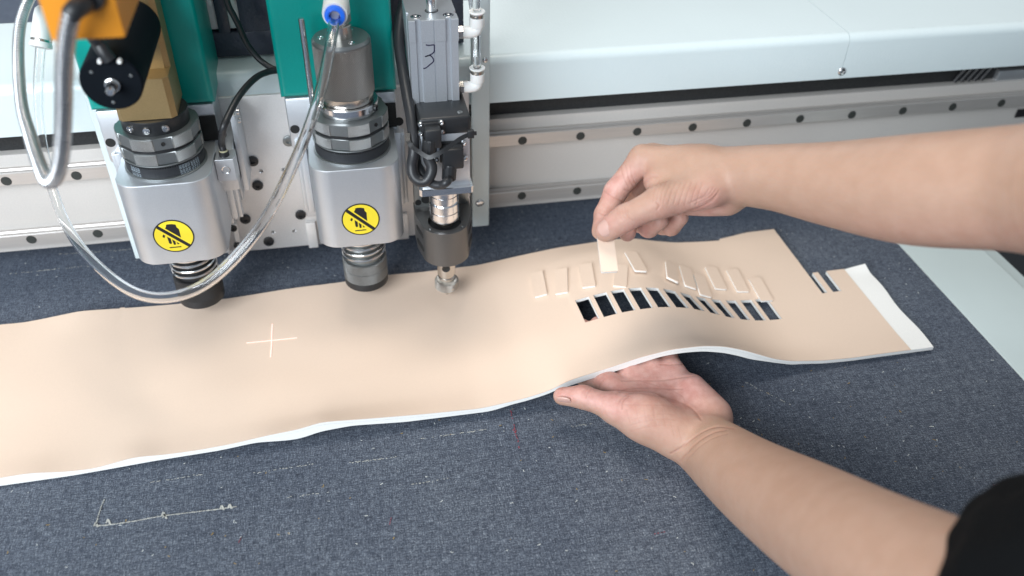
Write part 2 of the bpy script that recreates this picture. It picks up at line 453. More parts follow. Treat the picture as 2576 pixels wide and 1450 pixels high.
for x0, y0, x1, y1 in ((720, 1252, 840, 1236), (1020, 1222, 1130, 1205), (640, 1190, 790, 1168), (880, 1165, 1000, 1150), (1060, 1105, 1230, 1080), (1430, 1075, 1490, 1066), (380, 1214, 520, 1193), (1870, 960, 1990, 1020), (1945, 615, 1985, 670), (150, 640, 420, 622), (20, 690, 240, 668)):
    k = int(max(8, np.hypot(x1-x0, y1-y0)/4))
    for i in range(k):
        if rng.random() < 0.45: continue
        t = i/k; cx, cy = x0+(x1-x0)*t+rng.normal(0, .6), y0+(y1-y0)*t+rng.normal(0, .8); d = np.array((x1-x0, y1-y0))/np.hypot(x1-x0, y1-y0)*rng.uniform(1.2, 3)
        a = Zp(cx-d[0], cy-d[1], 0.0004); b = Zp(cx+d[0], cy+d[1], 0.0004); mb.ribbon([a, (a+b)/2, b], (0, 0, 1), rng.uniform(0.0002, 0.0006), 0.0002)
o = part('fibre_streaks', mb, MT['scratch'], FELT); o['kind'] = 'stuff'
mb = MB()
for k in range(26):
    t = rng.random(); cx, cy = 1284+22*t+rng.normal(0, 1.5), 1032+100*t
    if 0.2 < t < 0.35: continue
    a = Zp(cx, cy, 0.0004); b = Zp(cx+rng.normal(0.6, .8), cy+rng.uniform(2, 5), 0.0004); mb.ribbon([a, (a+b)/2, b], (0, 0, 1), rng.uniform(0.0004, 0.0009), 0.0002)
for cx, cy, dx, dy in ((1640, 1345, 30, -6), (2496, 1220, 22, 3), (610, 1345, -14, 30), (985, 1300, -5, 20)):
    for k in range(6):
        t = rng.random(); a = Zp(cx+dx*t, cy+dy*t, 0.0004); b = Zp(cx+dx*(t+.12), cy+dy*(t+.12), 0.0004); mb.ribbon([a, (a+b)/2, b], (0, 0, 1), 0.0005, 0.0002)
o = part('red_thread', mb, MT['redmark'], FELT)
def lint(name, n, m, lmin, lmax, w, xr, yr):
    mb = MB()
    for k in range(n):
        x, y = rng.uniform(*xr), rng.uniform(*yr); a = rng.normal(0.1, 0.9); l = rng.uniform(lmin, lmax); c = rng.normal(0, 0.8)
        P = []
        for t in (-1, -.33, .33, 1):
            P.append((x+math.cos(a)*l*t+math.sin(a)*c*l*t*t*.5, y+math.sin(a)*l*t-math.cos(a)*c*l*t*t*.5, 0.0005+0.0003*abs(t)))
        mb.ribbon(P, (0, 0, 1), rng.uniform(w*.5, w), 0.0002)
    o = part(name, mb, m); o['kind'] = 'stuff'; return o
lint('white_lint', 520, MT['lint'], 0.0002, 0.0013, 0.0005, (-0.35, 0.56), (0.22, 0.9))
lint('ochre_lint', 160, MT['ochre'], 0.0003, 0.0014, 0.0006, (-0.35, 0.56), (0.22, 0.5))

# ------------------------------------------------------------------ gantry: beam, two rails, cover
PLY, CVY, RAY, BMY = 0.722, 0.7265, 0.745, 0.757        # front planes: carriage plate, cover, rails, beam
GX0, GX1 = -1.1, 1.0
gantry = thing('gantry', 'long grey gantry beam with two drilled steel rails under a white cover, spanning the table', 'gantry', (0.3, BMY, 0.02))
cz0 = Yp(1500, 241, CVY)[2]; cz1 = Yp(1500, 139, CVY)[2]
zt1, zb1 = Yp(1232, 343, RAY)[2], Yp(1232, 371, RAY)[2]
zt2, zb2 = Yp(1232, 488, RAY)[2], Yp(1232, 515, RAY)[2]
btop, bbot = Yp(1232, 301, BMY)[2], Yp(1232, 520, BMY)[2]
print('gantry z', cz0, cz1, zt1, zb1, zt2, zb2, btop, bbot)
mb = MB(); mb.box((GX0, BMY, bbot), (GX1, 0.84, btop), 0.0015)
mb.box((GX0, BMY-0.004, zb2-0.010), (GX1, BMY+0.001, zb2-0.0005), 0.0008)
part('beam', mb, MT['beam'], gantry)
for zt, zb, nm in ((zt1, zb1, 0), (zt2, zb2, 1)):
    mb = MB(); h = zt-zb
    mb.prism([(RAY, zb), (RAY, zt-0.0008), (RAY+0.0008, zt), (RAY+0.0035, zt), (RAY+0.0055, zt-0.0022), (RAY+0.0075, zt-0.0022), (RAY+0.0085, zt-0.0005), (BMY-0.0002, zt-0.0005), (BMY-0.0002, zb)][::-1], GX0, GX1,
             M=Matrix(((0, 0, 1, 0), (1, 0, 0, 0), (0, 1, 0, 0), (0, 0, 0, 1))))
    part('guide_rail', mb, MT['rail'], gantry)
rails = [c for c in gantry.children if c.name.startswith('guide_rail')]
plug = mesh_of('rail_hole', MB().lathe([(0, 0.0004), (0.0042, 0.0004), (0.0046, -0.0002), (0.0046, -0.002)], seg=24, axis=(0, -1, 0)), MT['plug'])
for rl, z, off in ((rails[0], 0.1095, 0.0), (rails[1], 0.044, 0.0012)):
    for k in range(-9, 13):
        inst(plug, 'rail_hole', rl, (0.1665+off+0.06*k, RAY-0.0002, z))
mb = MB().box((GX0, BMY+0.008, btop), (GX1, 0.83, 0.185), 0.001); part('foam_strip', mb, MT['foam'], gantry)
# two cover panels with a hairline joint
sx = Yp(2114, 190, CVY)[0]
def cover_panel(x0, x1):
    r = 0.0085; out = [(CVY, cz0)]
    for a in np.linspace(0, 90, 9): out.append((CVY+r-r*math.cos(math.radians(a)), cz1-r+r*math.sin(math.radians(a))+0.004))
    out += [(0.868, cz1+0.0045), (0.868, 0.12), (0.866, 0.12), (0.866, cz1+0.0025), (CVY+r, cz1+0.002)]
    out += [(CVY+0.002, cz1-0.006), (CVY+0.002, cz0)]
    b = MB(); b.prism(out[::-1], x0, x1, M=Matrix(((0, 0, 1, 0), (1, 0, 0, 0), (0, 1, 0, 0), (0, 0, 0, 1)))); return b
part('cover_panel', cover_panel(GX0, sx-0.0003), MT['cover'], gantry, smooth=40)
part('cover_panel', cover_panel(sx+0.0003, GX1), MT['cover'], gantry, smooth=40)
def pan_screw(r=0.0045, h=0.002):
    b = MB(); b.lathe([(0, h*0.55), (r*0.28, h*0.5), (r*0.34, h*0.92), (r*0.7, h*0.8), (r*0.95, h*0.35), (r, 0.0), (r, -0.001)], seg=24, axis=(0, -1, 0)); return b
pscrew = mesh_of('screw', pan_screw(), MT['steel'])
p = Yp(2118, 180, CVY); inst(pscrew, 'screw', gantry, (p[0], CVY, p[2]))
# small things glimpsed in the slot at the far right
a = Yp(2498, 216, BMY+0.004); mb = MB().box((a[0], BMY+0.002, btop-0.001), (a[0]+0.09, BMY+0.02, btop+0.012), 0.002); part('slot_block', mb, MT['alu'], gantry)
for k in range(5):
    a = Yp(2395+k*17, 205-k*2, 0.765); mb = MB().tube(spline([(a[0], 0.762, btop+0.002), (a[0]+0.01, 0.76, btop+0.022), (a[0]+0.03, 0.764, btop+0.04)], 12), 0.0028, 8); part('slot_cable', mb, MT['rubber'], gantry)
a = Yp(2562, 283, BMY); mb = MB().box((a[0]-0.003, BMY-0.0012, a[2]-0.006), (a[0]+0.03, BMY, a[2]+0.004)); part('black_plate', mb, MT['ink'], gantry)

# ------------------------------------------------------------------ carriage that carries the heads
car = thing('tool_carriage', 'silver carriage plate with socket bolts and white side panels, behind the tool heads', 'tool carriage', (-0.05, PLY+0.01, 0.03))
xl0, xl1 = Yp(262, 400, PLY)[0], Yp(308, 400, PLY)[0]
xl0 = Yp(340, 650, PLY)[0]; xr0, xr1 = Yp(1188, 500, PLY)[0], Yp(1231, 500, PLY)[0]
wpan = xr1-xr0
pb = Yp(700, 627, PLY)[2]; pt = Yp(640, 243, PLY)[2]; sb = Yp(1210, 571, PLY)[2]
print('carriage', xl0, xr0, xr1, pb, pt, sb)
mb = MB().box((xl0+wpan-0.001, PLY+0.001, pb), (xr0-0.002, PLY+0.012, pt), 0.0012); part('back_plate', mb, MT['alu_plate'], car)
bplate = car.children[0]
mb = MB().box((xl0+wpan+0.004, PLY+0.012, pb+0.001), (xr0-0.006, BMY-0.012, pb+0.05)); mb.box((xl0+wpan+0.004, PLY+0.012, 0.095), (xr0-0.006, BMY-0.0122, 0.125)); part('bearing_block', mb, MT['rail'], car)
for x0 in (xl0, xr0):
    mb = MB().box((x0, PLY, sb), (x0+wpan, PLY+0.0035, 0.47), 0.0015, 3); part('side_panel', mb, MT['cover'], car)
sp = [c for c in car.children if c.name.startswith('side_panel')]
s_ = Yp(1207, 511, PLY); inst(pscrew, 'screw', sp[1], (s_[0], PLY, s_[2]))
s_ = Yp(1216, 152, PLY); inst(pscrew, 'screw', sp[1], (xr1-0.0045, PLY, s_[2])).scale = (0.6, 0.6, 0.6)
def socket_bolt(r, h):
    b = MB(); b.lathe([(0, h*0.35), (r*0.42, h*0.35), (r*0.45, h), (r*0.88, h), (r, h*0.85), (r, -0.001)], seg=28, axis=(0, -1, 0)); return b
bolt_b = mesh_of('socket_bolt', socket_bolt(0.0050, 0.0022), MT['black'])
bolt_s = mesh_of('socket_bolt_small', socket_bolt(0.0034, 0.0018), MT['black'])
bolt_g = mesh_of('cap_bolt', socket_bolt(0.0052, 0.0024), MT['gun'])
cbore = mesh_of('small_hole', MB().lathe([(0, -0.0002), (0.0014, -0.0002), (0.0020, 0.0004), (0.0020, -0.0008)], seg=20, axis=(0, -1, 0)), MT['steel'])
for x, y in ((636, 406), (648, 467), (676, 608), (617, 552), (756, 541)): q = Yp(x, y, PLY); inst(bolt_b, 'socket_bolt', bplate, (q[0], PLY+0.001, q[2]))
for x, y in ((587, 574), (597, 617)): q = Yp(x, y, PLY-0.006); inst(bolt_s, 'socket_bolt', bplate, (q[0], PLY-0.006, q[2]))
q = Yp(726, 355, PLY); inst(bolt_g, 'cap_bolt', bplate, (q[0], PLY+0.001, q[2]))
for x, y in ((657, 432), (713, 428), (687, 585), (740, 582)): q = Yp(x, y, PLY); inst(cbore, 'small_hole', bplate, (q[0], PLY+0.0008, q[2]))
mb = MB()
for xa, xb in ((556, 581), (583, 612)):
    a, b = Yp(xa, 565, PLY-0.006), Yp(xb, 640, PLY-0.006); mb = MB().box((a[0], PLY-0.006, b[2]), (b[0], PLY+0.001, a[2]), 0.0008); part('stop_block', mb, MT['alu_plate'], bplate)
for xa, xb in ((765, 800), (990, 1030)):
    a, b = Yp(xa, 545, PLY-0.004), Yp(xb, 610, PLY-0.004); mb = MB().box((a[0], PLY-0.004, pb), (b[0], PLY+0.001, pb+0.030), 0.0008); part('stop_block', mb, MT['alu_plate'], bplate)
# dark hammered box behind the heads, with two slots and white terminals
DKY = 0.757; dz0 = cz1+0.006
dzs = Yp(560, 84, DKY)[2]
dx = [Yp(x, 60, DKY)[0] for x in (524, 546, 576, 604)]
mb = MB(); mb.box((xl0+wpan, DKY, dz0), (xr0-0.001, DKY+0.012, dzs), 0.001)
for x0, x1 in ((xl0+wpan, dx[0]), (dx[1], dx[2]), (dx[3], xr0-0.001)): mb.box((x0, DKY, dzs-0.0005), (x1, DKY+0.012, 0.47), 0.001)
part('dark_panel', mb, MT['darkpanel'], car)
mb = MB()
for x0, x1 in ((dx[0], dx[1]), (dx[2], dx[3])):
    c_ = (x0+x1)/2; mb.box((c_-0.0055, DKY+0.004, dzs+0.002), (c_+0.0055, DKY+0.014, dzs+0.026), 0.0008); mb.tube([(c_, DKY+0.006, dzs+0.024), (c_-0.001, DKY+0.004, dzs+0.10)], 0.0042, 12)
part('wire_terminal', mb, MT['whiteplastic'], car)
mb = MB().box((xl0+wpan, DKY+0.016, dz0), (xr0-0.001, DKY+0.02, 0.47)); part('dark_back', mb, MT['black'], car)

# ------------------------------------------------------------------ cutting heads
KN = knurl_mat("knurled_grey", (0.56, 0.57, 0.57), 0.0318, 0.0010, 0.36)
KN2 = knurl_mat("knurled_body", (0.47, 0.45, 0.43), 0.0228, 0.0013, 0.36, 1.0, 1.0)
KN3 = knurl_mat("knurled_nut", (0.34, 0.35, 0.35), 0.0205, 0.0009, 0.40)
KNB = knurl_mat("knurled_black", (0.035, 0.035, 0.037), 0.0205, 0.0009, 0.45, 0.3)
def rpoly(x0, x1, y0, y1, r, n=10):
    """rectangle in plan with round FRONT corners (front = low y)"""
    out = []
    for a in np.linspace(180, 270, n): out.append((x0+r+r*math.cos(math.radians(a)), y0+r+r*math.sin(math.radians(a))))
    for a in np.linspace(270, 360, n): out.append((x1-r+r*math.cos(math.radians(a)), y0+r+r*math.sin(math.radians(a))))
    return out+[(x1, y1), (x0, y1)]
def castel(b, ax, ay, R_, z0, z1, off, hole=0.0):
    pts = []; mt = []
    for k in range(6):
        c0 = math.radians(-90+off+60*k)
        for i in range(9):
            a = c0+math.radians(-16+32*i/8); pts.append((R_*math.cos(a), R_*math.sin(a))); mt.append(1 if i < 8 else 0)
        for a_, rr in ((17.2, R_*0.975), (42.8, R_*0.975)):
            a = c0+math.radians(a_); pts.append((rr*math.cos(a), rr*math.sin(a))); mt.append(0)
    n = len(pts); ch = 0.0005
    vs = []
    for z, s in ((z0, 1-ch/R_), (z0+ch, 1), (z1-ch, 1), (z1, 1-ch/R_)): vs += [(ax+x*s, ay+y*s, z) for x, y in pts]
    vs += [(ax+x*0.8, ay+y*0.8, z0) for x, y in pts]+[(ax+x*0.74, ay+y*0.74, z1) for x, y in pts]
    base = len(b.v); b.v.extend(vs)
    def F_(q, m): b.f.append([base+i for i in q]); b.m.append(m)
    for i in range(n):
        j = (i+1) % n
        for k in range(3): F_([k*n+i, k*n+j, (k+1)*n+j, (k+1)*n+i], mt[i] if k == 1 else 0)
        F_([i, 4*n+i, 4*n+j, j], 0); F_([3*n+i, 3*n+j, 5*n+j, 5*n+i], 0); F_([4*n+i, 5*n+i, 5*n+j, 4*n+j], 0)
def clean(poly):
    out = []
    for p in poly:
        if not out or (p-out[-1]).length > 1e-7: out.append(p)
    return out
STK = dict(c=(472, 393), ux=(247, -22), vy=(-20, -203))
def sticker(parent, cx, y, cz):
    U = np.array([STK['ux'], STK['vy']], float).T; inv = np.linalg.inv(U)
    def S(p): q = inv @ (np.array(p, float)-np.array(STK['c'])); return q*0.0161
    b = MB(); T = lambda h: Matrix(((1, 0, 0, cx), (0, 0, -1, y-h), (0, 1, 0, cz), (0, 0, 0, 1)))
    circ = lambda r, n=56: [(r*math.cos(2*math.pi*i/n), r*math.sin(2*math.pi*i/n)) for i in range(n)]
    b.cur = 0; b.prism(circ(0.0161), 0.0, 0.00012, M=T(0))
    b.cur = 1; b.prism(circ(0.0150), 0.00012, 0.00018, M=T(0))
    b.cur = 0
    def pol(pts): 
        q = [tuple(S(p)) for p in pts]
        if sum(q[i][0]*q[(i+1) % len(q)][1]-q[(i+1) % len(q)][0]*q[i][1] for i in range(len(q))) < 0: q = q[::-1]
        b.prism(q, 0.00018, 0.00024, M=T(0))
    pol([(281, 296), (297, 262), (312, 268), (668, 506), (650, 530), (628, 528)])
    pol([(403, 249), (425, 243), (470, 240), (515, 246), (524, 280), (548, 304), (557, 412), (384, 296), (400, 270)])
    pol([(348, 371), (372, 384), (358, 415), (336, 404)])
    pol([(391, 399), (431, 423), (437, 480), (428, 491), (412, 490), (402, 480)])
    pol([(444, 432), (481, 458), (483, 497), (470, 504), (456, 500)])
    pol([(494, 465), (527, 488), (512, 497), (502, 494)])
    pol([(398, 534), (542, 520), (544, 533), (400, 547)])
    return part('warning_sticker', b, [MT['ink'], MT['yellow']], parent, smooth=0)
def font_mesh(txt, size, align='CENTER'):
    cu = bpy.data.curves.new('txt', 'FONT'); cu.body = txt; cu.size = size; cu.align_x = align; cu.align_y = 'CENTER'; cu.extrude = 0.00003; cu.resolution_u = 2
    o = bpy.data.objects.new('txt', cu); COL.objects.link(o); dg = bpy.context.evaluated_depsgraph_get(); dg.update()
    me = bpy.data.meshes.new_from_object(o.evaluated_get(dg)); V = np.array([v.co[:] for v in me.vertices]); Fs = [list(p.vertices) for p in me.polygons]
    bpy.data.objects.remove(o); bpy.data.curves.remove(cu); bpy.data.meshes.remove(me)
    return V, Fs
def ring_text(b, txt, ax, ay, R_, zc, deg, size):
    """lettering standing on end round a ring"""
    V, Fs = font_mesh(txt, size)
    a = np.radians(-90+deg)+(V[:, 1])/R_; z = zc-V[:, 0]; r = R_+V[:, 2]+0.00003
    b.add(np.stack([ax+r*np.cos(a), ay+r*np.sin(a), z], 1), Fs)

def cutting_head(label, ax, ay, offk, dark):
    t = thing('cutting_head', label, 'cutting head', (ax, ay, 0.02))
    fy = ay-0.038; hw = 0.0372; by = 0.688
    # green cover + aluminium slide behind
    gx0, gx1 = ax-0.0551, ax+0.0425
    mb = MB()
    bm = bmesh.new(); bmesh.ops.create_cube(bm, size=1)
    for v in bm.verts: v.co = Vector((gx0 if v.co.x < 0 else gx1, by if v.co.y < 0 else PLY+0.0325, 0.1995 if v.co.z < 0 else 0.45))
    es = [e for e in bm.edges if all(abs(v.co.y-by) < 1e-6 for v in e.verts) or (abs(e.verts[0].co.z-e.verts[1].co.z) > 0.1 and e.verts[0].co.y < by+1e-6)]
    es = list({e for e in es}); bmesh.ops.bevel(bm, geom=es, offset=0.0055, segments=4, affect='EDGES', profile=0.5); mb.frombm(bm)
    part('green_cover', mb, MT['teal'], t)
    mb = MB(); mb.box((gx0+0.0025, by+0.0015, 0.150), (gx1-0.0015, PLY+0.0005, 0.1992), 0.0025)
    mb.box((gx0+0.006, by+0.006, 0.075), (gx1-0.006, PLY+0.0005, 0.1505), 0.0012)
    for s in (-1, 1):
        x0 = ax-0.0015+s*0.0415
        mb.box((x0-0.0030, by-0.006, 0.088), (x0+0.0030, by+0.008, 0.163), 0.001)
        mb.box((x0+s*0.0045-0.002, by-0.001, 0.086), (x0+s*0.0045+0.002, by+0.008, 0.160), 0.0008)
    part('slide_block', mb, MT['alu'], t)
    for s in (-1, 1):
        mb = MB(); mb.lathe([(0, 0), (0.0040, 0), (0.0040, -0.001)], (ax+s*0.0425-0.005*(s < 0), by+0.0012, 0.170), 24, (0, -1, 0)); part('bolt_hole', mb, MT['hole'], t)
    mb = MB(); mb.box((ax+0.022, by-0.001, 0.1665), (ax+0.0405, by+0.0006, 0.189)); part('belt_slot', mb, MT['hole'], t)
    # front housing
    mb = MB(); mb.prism(rpoly(ax-hw, ax+hw, fy, by, 0.018, 12), 0.0890, 0.1660, inset=0.0006); part('housing', mb, MT['alu'], t, smooth=30)
    sticker(t, ax+0.0003 if not dark else ax-0.0012, fy-0.0001, 0.1168)
    # timing belt pulley
    mb = MB(); mb.lathe([(0, 0.1658), (0.0318, 0.1658), (0.0324, 0.1662), (0.0324, 0.1672), (0.0312, 0.1678), (0.0, 0.1678)], (ax, ay, 0)); mb.lathe([(0.0, 0.1776), (0.0312, 0.1776), (0.0320, 0.1784), (0.0318, 0.1792), (0.0, 0.1792)], (ax, ay, 0)); part('pulley_flange', mb, MT['gun'], t)
    mb = MB(); mb.lathe([(0.029, 0.1677), (0.0311, 0.1680), (0.0311, 0.1758), (0.0304, 0.1761), (0.029, 0.1761)], (ax, ay, 0), 96); blt = part('timing_belt', mb, MT['belt'], t)
    mb = MB()
    for i in range(104):
        a = 2*math.pi*i/104; c, s = math.cos(a), math.sin(a)
        mb.box((-0.0005, -0.0005, -0.0008), (0.0005, 0.0005, 0.0008), rot=Matrix.Rotation(a, 3, 'Z'))
        for j in range(len(mb.v)-8, len(mb.v)): x, y, z = mb.v[j]; mb.v[j] = (x+ax+0.0308*c, y+ay+0.0308*s, z+0.1768)
    o = part('belt_teeth', mb, MT['belt'], blt, smooth=0); o['kind'] = 'stuff'
    if dark:
        mb = MB()
        mb2 = MB()
        for i, d in enumerate((-46, -41.5, -37, -32.5)): ring_text(mb, ("37DJ 173", "37DJ 174", "37DJ 175", "37DJ 176")[i], ax, ay, 0.0311, 0.1719, d, 0.0024)
        for d in (29, 33.5, 38, 42.5): ring_text(mb2, "232-2GT", ax, ay, 0.0311, 0.1719, d, 0.0024)
        for d in (48, 52.5, 57, 61.5): ring_text(mb2, "UNITTA", ax, ay, 0.0311, 0.1719, d, 0.0024)
        part('belt_lettering', mb, MT['print'], blt, smooth=0); part('belt_lettering', mb2, MT['print'], blt, smooth=0)
    # two castellated knurled nuts with a dark gap
    for z0, z1 in ((0.1794, 0.1892), (0.1920, 0.2022)):
        mb = MB(); castel(mb, ax, ay, 0.0320, z0, z1, offk); ring = part('locking_ring', mb, [MT['gun'] if dark else MT['gun'], KN], t)
    mb = MB(); mb.lathe([(0.024, 0.1885), (0.0300, 0.1885), (0.0300, 0.1925), (0.024, 0.1925)], (ax, ay, 0)); part('spacer_ring', mb, MT['black'], t)
    a = math.radians(-90+offk+30); q = (ax+0.0306*math.cos(a), ay+0.0306*math.sin(a), 0.1972)
    mb = MB(); mb.lathe([(0, 0.0004), (0.0013, 0.0004), (0.0016, 0.0007), (0.0016, -0.001)], q, 20, (math.cos(a), math.sin(a), 0)); part('spanner_hole', mb, MT['hole'], ring)
    # spring and lower nut
    mb = MB(); mb.lathe([(0, 0.095), (0.0172, 0.095), (0.0172, 0.050), (0, 0.050)], (ax, ay, 0)); part('shaft', mb, MT['black'] if dark else MT['gun'], t)
    th = np.linspace(0, 2*math.pi*6.6, 460); zz = 0.0525+0.0385*np.clip((th/th[-1]), 0, 1)**0.9
    mb = MB(); mb.tube(np.stack([ax+0.0190*np.cos(th), ay+0.0190*np.sin(th), zz], 1), 0.00125, 8); part('spring', mb, MT['steel'], t)
    mb = MB(); mb.lathe([(0, 0.0518), (0.0196, 0.0518), (0.0204, 0.0510), (0.0205, 0.0420), (0.0201, 0.0416), (0.0201, 0.0412), (0.0205, 0.0408), (0.0205, 0.0305), (0, 0.0305)], (ax, ay, 0), 96); part('knurled_nut', mb, KNB if dark else KN3, t)
    mb = MB(); mb.lathe([(0.0, 0.0306), (0.0202, 0.0306), (0.0204, 0.0300), (0.0203, 0.0232), (0.0196, 0.0224), (0.0, 0.0224)], (ax, ay, 0), 96); part('foot_ring', mb, MT['black'], t)
    return t

H1 = cutting_head('left cutting head with gold block, black clamp ring and black spring foot', -0.1522, 0.659, -16, True)
H2 = cutting_head('middle cutting head with grey knurled cylinder on top and grey spring foot', -0.0009, 0.6585, 12, False)

# head 1: black clamp ring with bolts, gold block, sensor on its side
ax, ay = -0.1522, 0.659
mb = MB(); mb.lathe([(0, 0.2022), (0.0256, 0.2022), (0.0258, 0.2028), (0.0258, 0.2130), (0.0252, 0.2136), (0, 0.2136)], (ax, ay, 0), 72); clamp = part('clamp_ring', mb, MT['black'], H1)
for px, py in ((325.7, 327.5), (369.6, 329), (414.6, 319.7)):
    q = Yp(px, py, ay-0.024); a = math.asin(max(-1, min(1, (q[0]-ax)/0.0257))); d = (math.sin(a), -math.cos(a), 0)
    mb = MB(); mb.lathe([(0, 0.0008), (0.0009, 0.0008), (0.0012, 0.0016), (0.0026, 0.0014), (0.0030, 0.0006), (0.0030, -0.001)], (ax+0.0257*d[0], ay+0.0257*d[1], 0.2074), 24, d); part('clamp_bolt', mb, MT['steel'], clamp)
mb = MB()
bx0, bx1 = ax-0.0225, ax+0.0205
mb.prism(clean([Vector(p) for p in [(bx0+0.003, ay-0.0205), (bx1-0.004, ay-0.0205), (bx1, ay-0.0165), (bx1, ay+0.02), (bx0, ay+0.02), (bx0, ay-0.0175)]]), 0.2138, 0.2470, inset=0.0004)
mb.prism(clean([Vector(p) for p in [(bx0+0.003, ay-0.002), (bx1-0.004, ay-0.002), (bx1, ay+0.001), (bx1, ay+0.021), (bx0, ay+0.021), (bx0, ay+0.001)]]), 0.2465, 0.41, inset=0.0004)
part('gold_block', mb, MT['brass'], H1, smooth=25)
# sensor block
a, b = Yp(539, 404.6, 0.655), Yp(598, 454, 0.655); x0, x1 = a[0], b[0]; z1, z0 = a[2], b[2]
sroot = part('sensor_block', MB().prism([(x0, 0.655), (x1-0.0005, 0.655), (x1+0.0015, 0.664), (x1+0.0005, 0.672), (x0+0.001, 0.672)], z0, z1, inset=0.0003), MT['alu'], H1, smooth=20)
xc = (x0+x1)/2; sensor_top = z1
mb = MB(); mb.lathe([(0, -0.003), (0.0008, -0.003), (0.0009, -0.0002), (0.0026, -0.0002), (0.0029, 0.0001), (0.0036, 0.0003), (0.0037, -0.001)], (xc, 0.6549, (z0+z1)/2+0.0005), 32, (0, -1, 0)); part('countersink', mb, MT['steel'], sroot)
mb = MB(); mb.lathe([(0.0, z1+0.0042), (0.0036, z1+0.0042), (0.0041, z1+0.0036), (0.0041, z1-0.001), (0, z1-0.001)], (xc, 0.6625, 0), 28); part('sensor_collar', mb, MT['black'], sroot)
mb = MB(); mb.lathe([(0.0, z1+0.0065), (0.0018, z1+0.0065), (0.0022, z1+0.005), (0.0035, z1+0.0042), (0.0, z1+0.0042)], (xc, 0.6625, 0), 28); part('glue_cap', mb, MT['cream'], sroot)
mb = MB(); mb.lathe([(0.0, z0-0.002), (0.0042, z0-0.002), (0.0046, z0-0.001), (0.0046, z0), (0, z0)], (xc+0.002, 0.6645, 0), 28); part('sensor_foot', mb, MT['black'], sroot)
mb = MB(); mb.box((x1-0.001, 0.686, z0-0.03), (x1+0.004, PLY, z1+0.024), 0.001); mb.box((x0-0.004, 0.672, z0-0.020), (x1-0.002, PLY+0.001, z1-0.002), 0.001); part('sensor_bracket', mb, MT['alu'], H1)
for k, z in enumerate((z1+0.012, z1+0.020)):
    mb = MB(); mb.lathe([(0, 0.0012), (0.0010, 0.0012), (0.0012, 0.0022), (0.0024, 0.002), (0.0026, 0)], (x1+0.0038, 0.70, z), 20, (1, 0, 0)); part('bracket_screw', mb, MT['steel'], H1)
mb = MB()
for (px, py, w, h) in ((581, 520, 0.006, 0.03), (604, 478, 0.003, 0.022)):
    q = Yp(px, py, 0.70); mb.box((q[0]-w/2, 0.70, q[2]-h/2), (q[0]+w/2, PLY+0.001, q[2]+h/2), 0.0006)
part('stop_lug', mb, MT['alu'], H1)

# head 2: clamp ring, knurled cylinder, elbow fitting, steel pin
ax, ay = -0.0009, 0.6585
mb = MB(); mb.lathe([(0, 0.2022), (0.0235, 0.2022), (0.0242, 0.2034), (0.0243, 0.2038), (0.0247, 0.2042), (0.0247, 0.2106), (0.0243, 0.2112), (0.0222, 0.2112), (0.0222, 0.2100), (0.0, 0.2100)], (ax, ay, 0), 80); clamp2 = part('split_clamp', mb, MT['alu_bright'], H2, smooth=18)
q = math.radians(-90+60); mb = MB(); mb.lathe([(0, 0.0006), (0.0011, 0.0006), (0.0014, 0.0020), (0.0025, 0.0018), (0.0028, 0.0008), (0.0028, -0.002)], (ax+0.0245*math.cos(q), ay+0.0245*math.sin(q), 0.2070), 24, (math.cos(q), math.sin(q), 0)); part('clamp_bolt', mb, MT['black'], clamp2)
mb = MB(); mb.lathe([(0.0, 0.2100), (0.0212, 0.2105), (0.0212, 0.2150), (0.0222, 0.2185), (0.0, 0.2190)], (ax, ay, 0), 80); part('cylinder_neck', mb, MT['nickel'], H2)
mb = MB(); mb.lathe([(0.0, 0.2186), (0.0222, 0.2186), (0.0229, 0.2194), (0.0229, 0.2600), (0.0, 0.2600)], (ax, ay, 0), 96); part('knurled_cylinder', mb, KN2, H2)
mb = MB(); mb.lathe([(0.0, 0.2598), (0.0229, 0.2598), (0.0229, 0.2614), (0.0212, 0.2636), (0.0, 0.2636)], (ax, ay, 0), 80); cap = part('cylinder_cap', mb, MT['gun'], H2)
for d in (0, 120, 240):
    a = math.radians(d-60); mb = MB(); mb.lathe([(0, -0.0003), (0.0010, -0.0003), (0.0013, 0.0003), (0.0026, 0.0002), (0.0028, -0.0006)], (ax+0.0155*math.cos(a), ay+0.0155*math.sin(a), 0.2637), 20); part('cap_screw', mb, MT['steel'], cap)
mb = MB(); mb.lathe([(0.0, 0.2634), (0.0090, 0.2634), (0.0090, 0.2735), (0.0085, 0.274), (0.0, 0.274)], (ax, ay, 0), 40); part('port_boss', mb, MT['nickel'], H2)
mb = MB(); mb.lathe([(0.0, 0.2738), (0.0070, 0.2738), (0.0070, 0.2752), (0.0092, 0.2756), (0.0092, 0.2815), (0.0086, 0.2820), (0.0, 0.2820)], (ax, ay, 0), 6); part('hex_nut', mb, MT['nickel'], H2, smooth=20)
ef = Dp(842, 41, 0.627)                                    # mouth of the elbow
mb = MB()
mb.lathe([(0.0, 0.2820), (0.0088, 0.2820), (0.0092, 0.2830), (0.0092, 0.3000), (0.0080, 0.3035), (0.0, 0.304)], (ax, ay, 0), 36)
c0 = np.array((ax, ay, 0.2935)); dv = ef-c0; L_ = np.linalg.norm(dv); dv /= L_
mb.lathe([(0.0, 0.0), (0.0094, 0.0), (0.0094, L_-0.004), (0.0090, L_-0.002), (0.0076, L_-0.002), (0.0076, L_-0.0035), (0, L_-0.0035)], c0, 40, dv)
part('elbow_fitting', mb, MT['whiteplastic'], H2)
mb = MB(); mb.lathe([(0.0042, L_-0.006), (0.0042, L_+0.0012), (0.0052, L_+0.0018), (0.0072, L_+0.0014), (0.0076, L_-0.0008), (0.0072, L_-0.006)], c0, 40, dv); part('release_collar', mb, MT['blueplastic'], H2)
a, b = Yp(762, 46, 0.664), Yp(786, 290, 0.664)
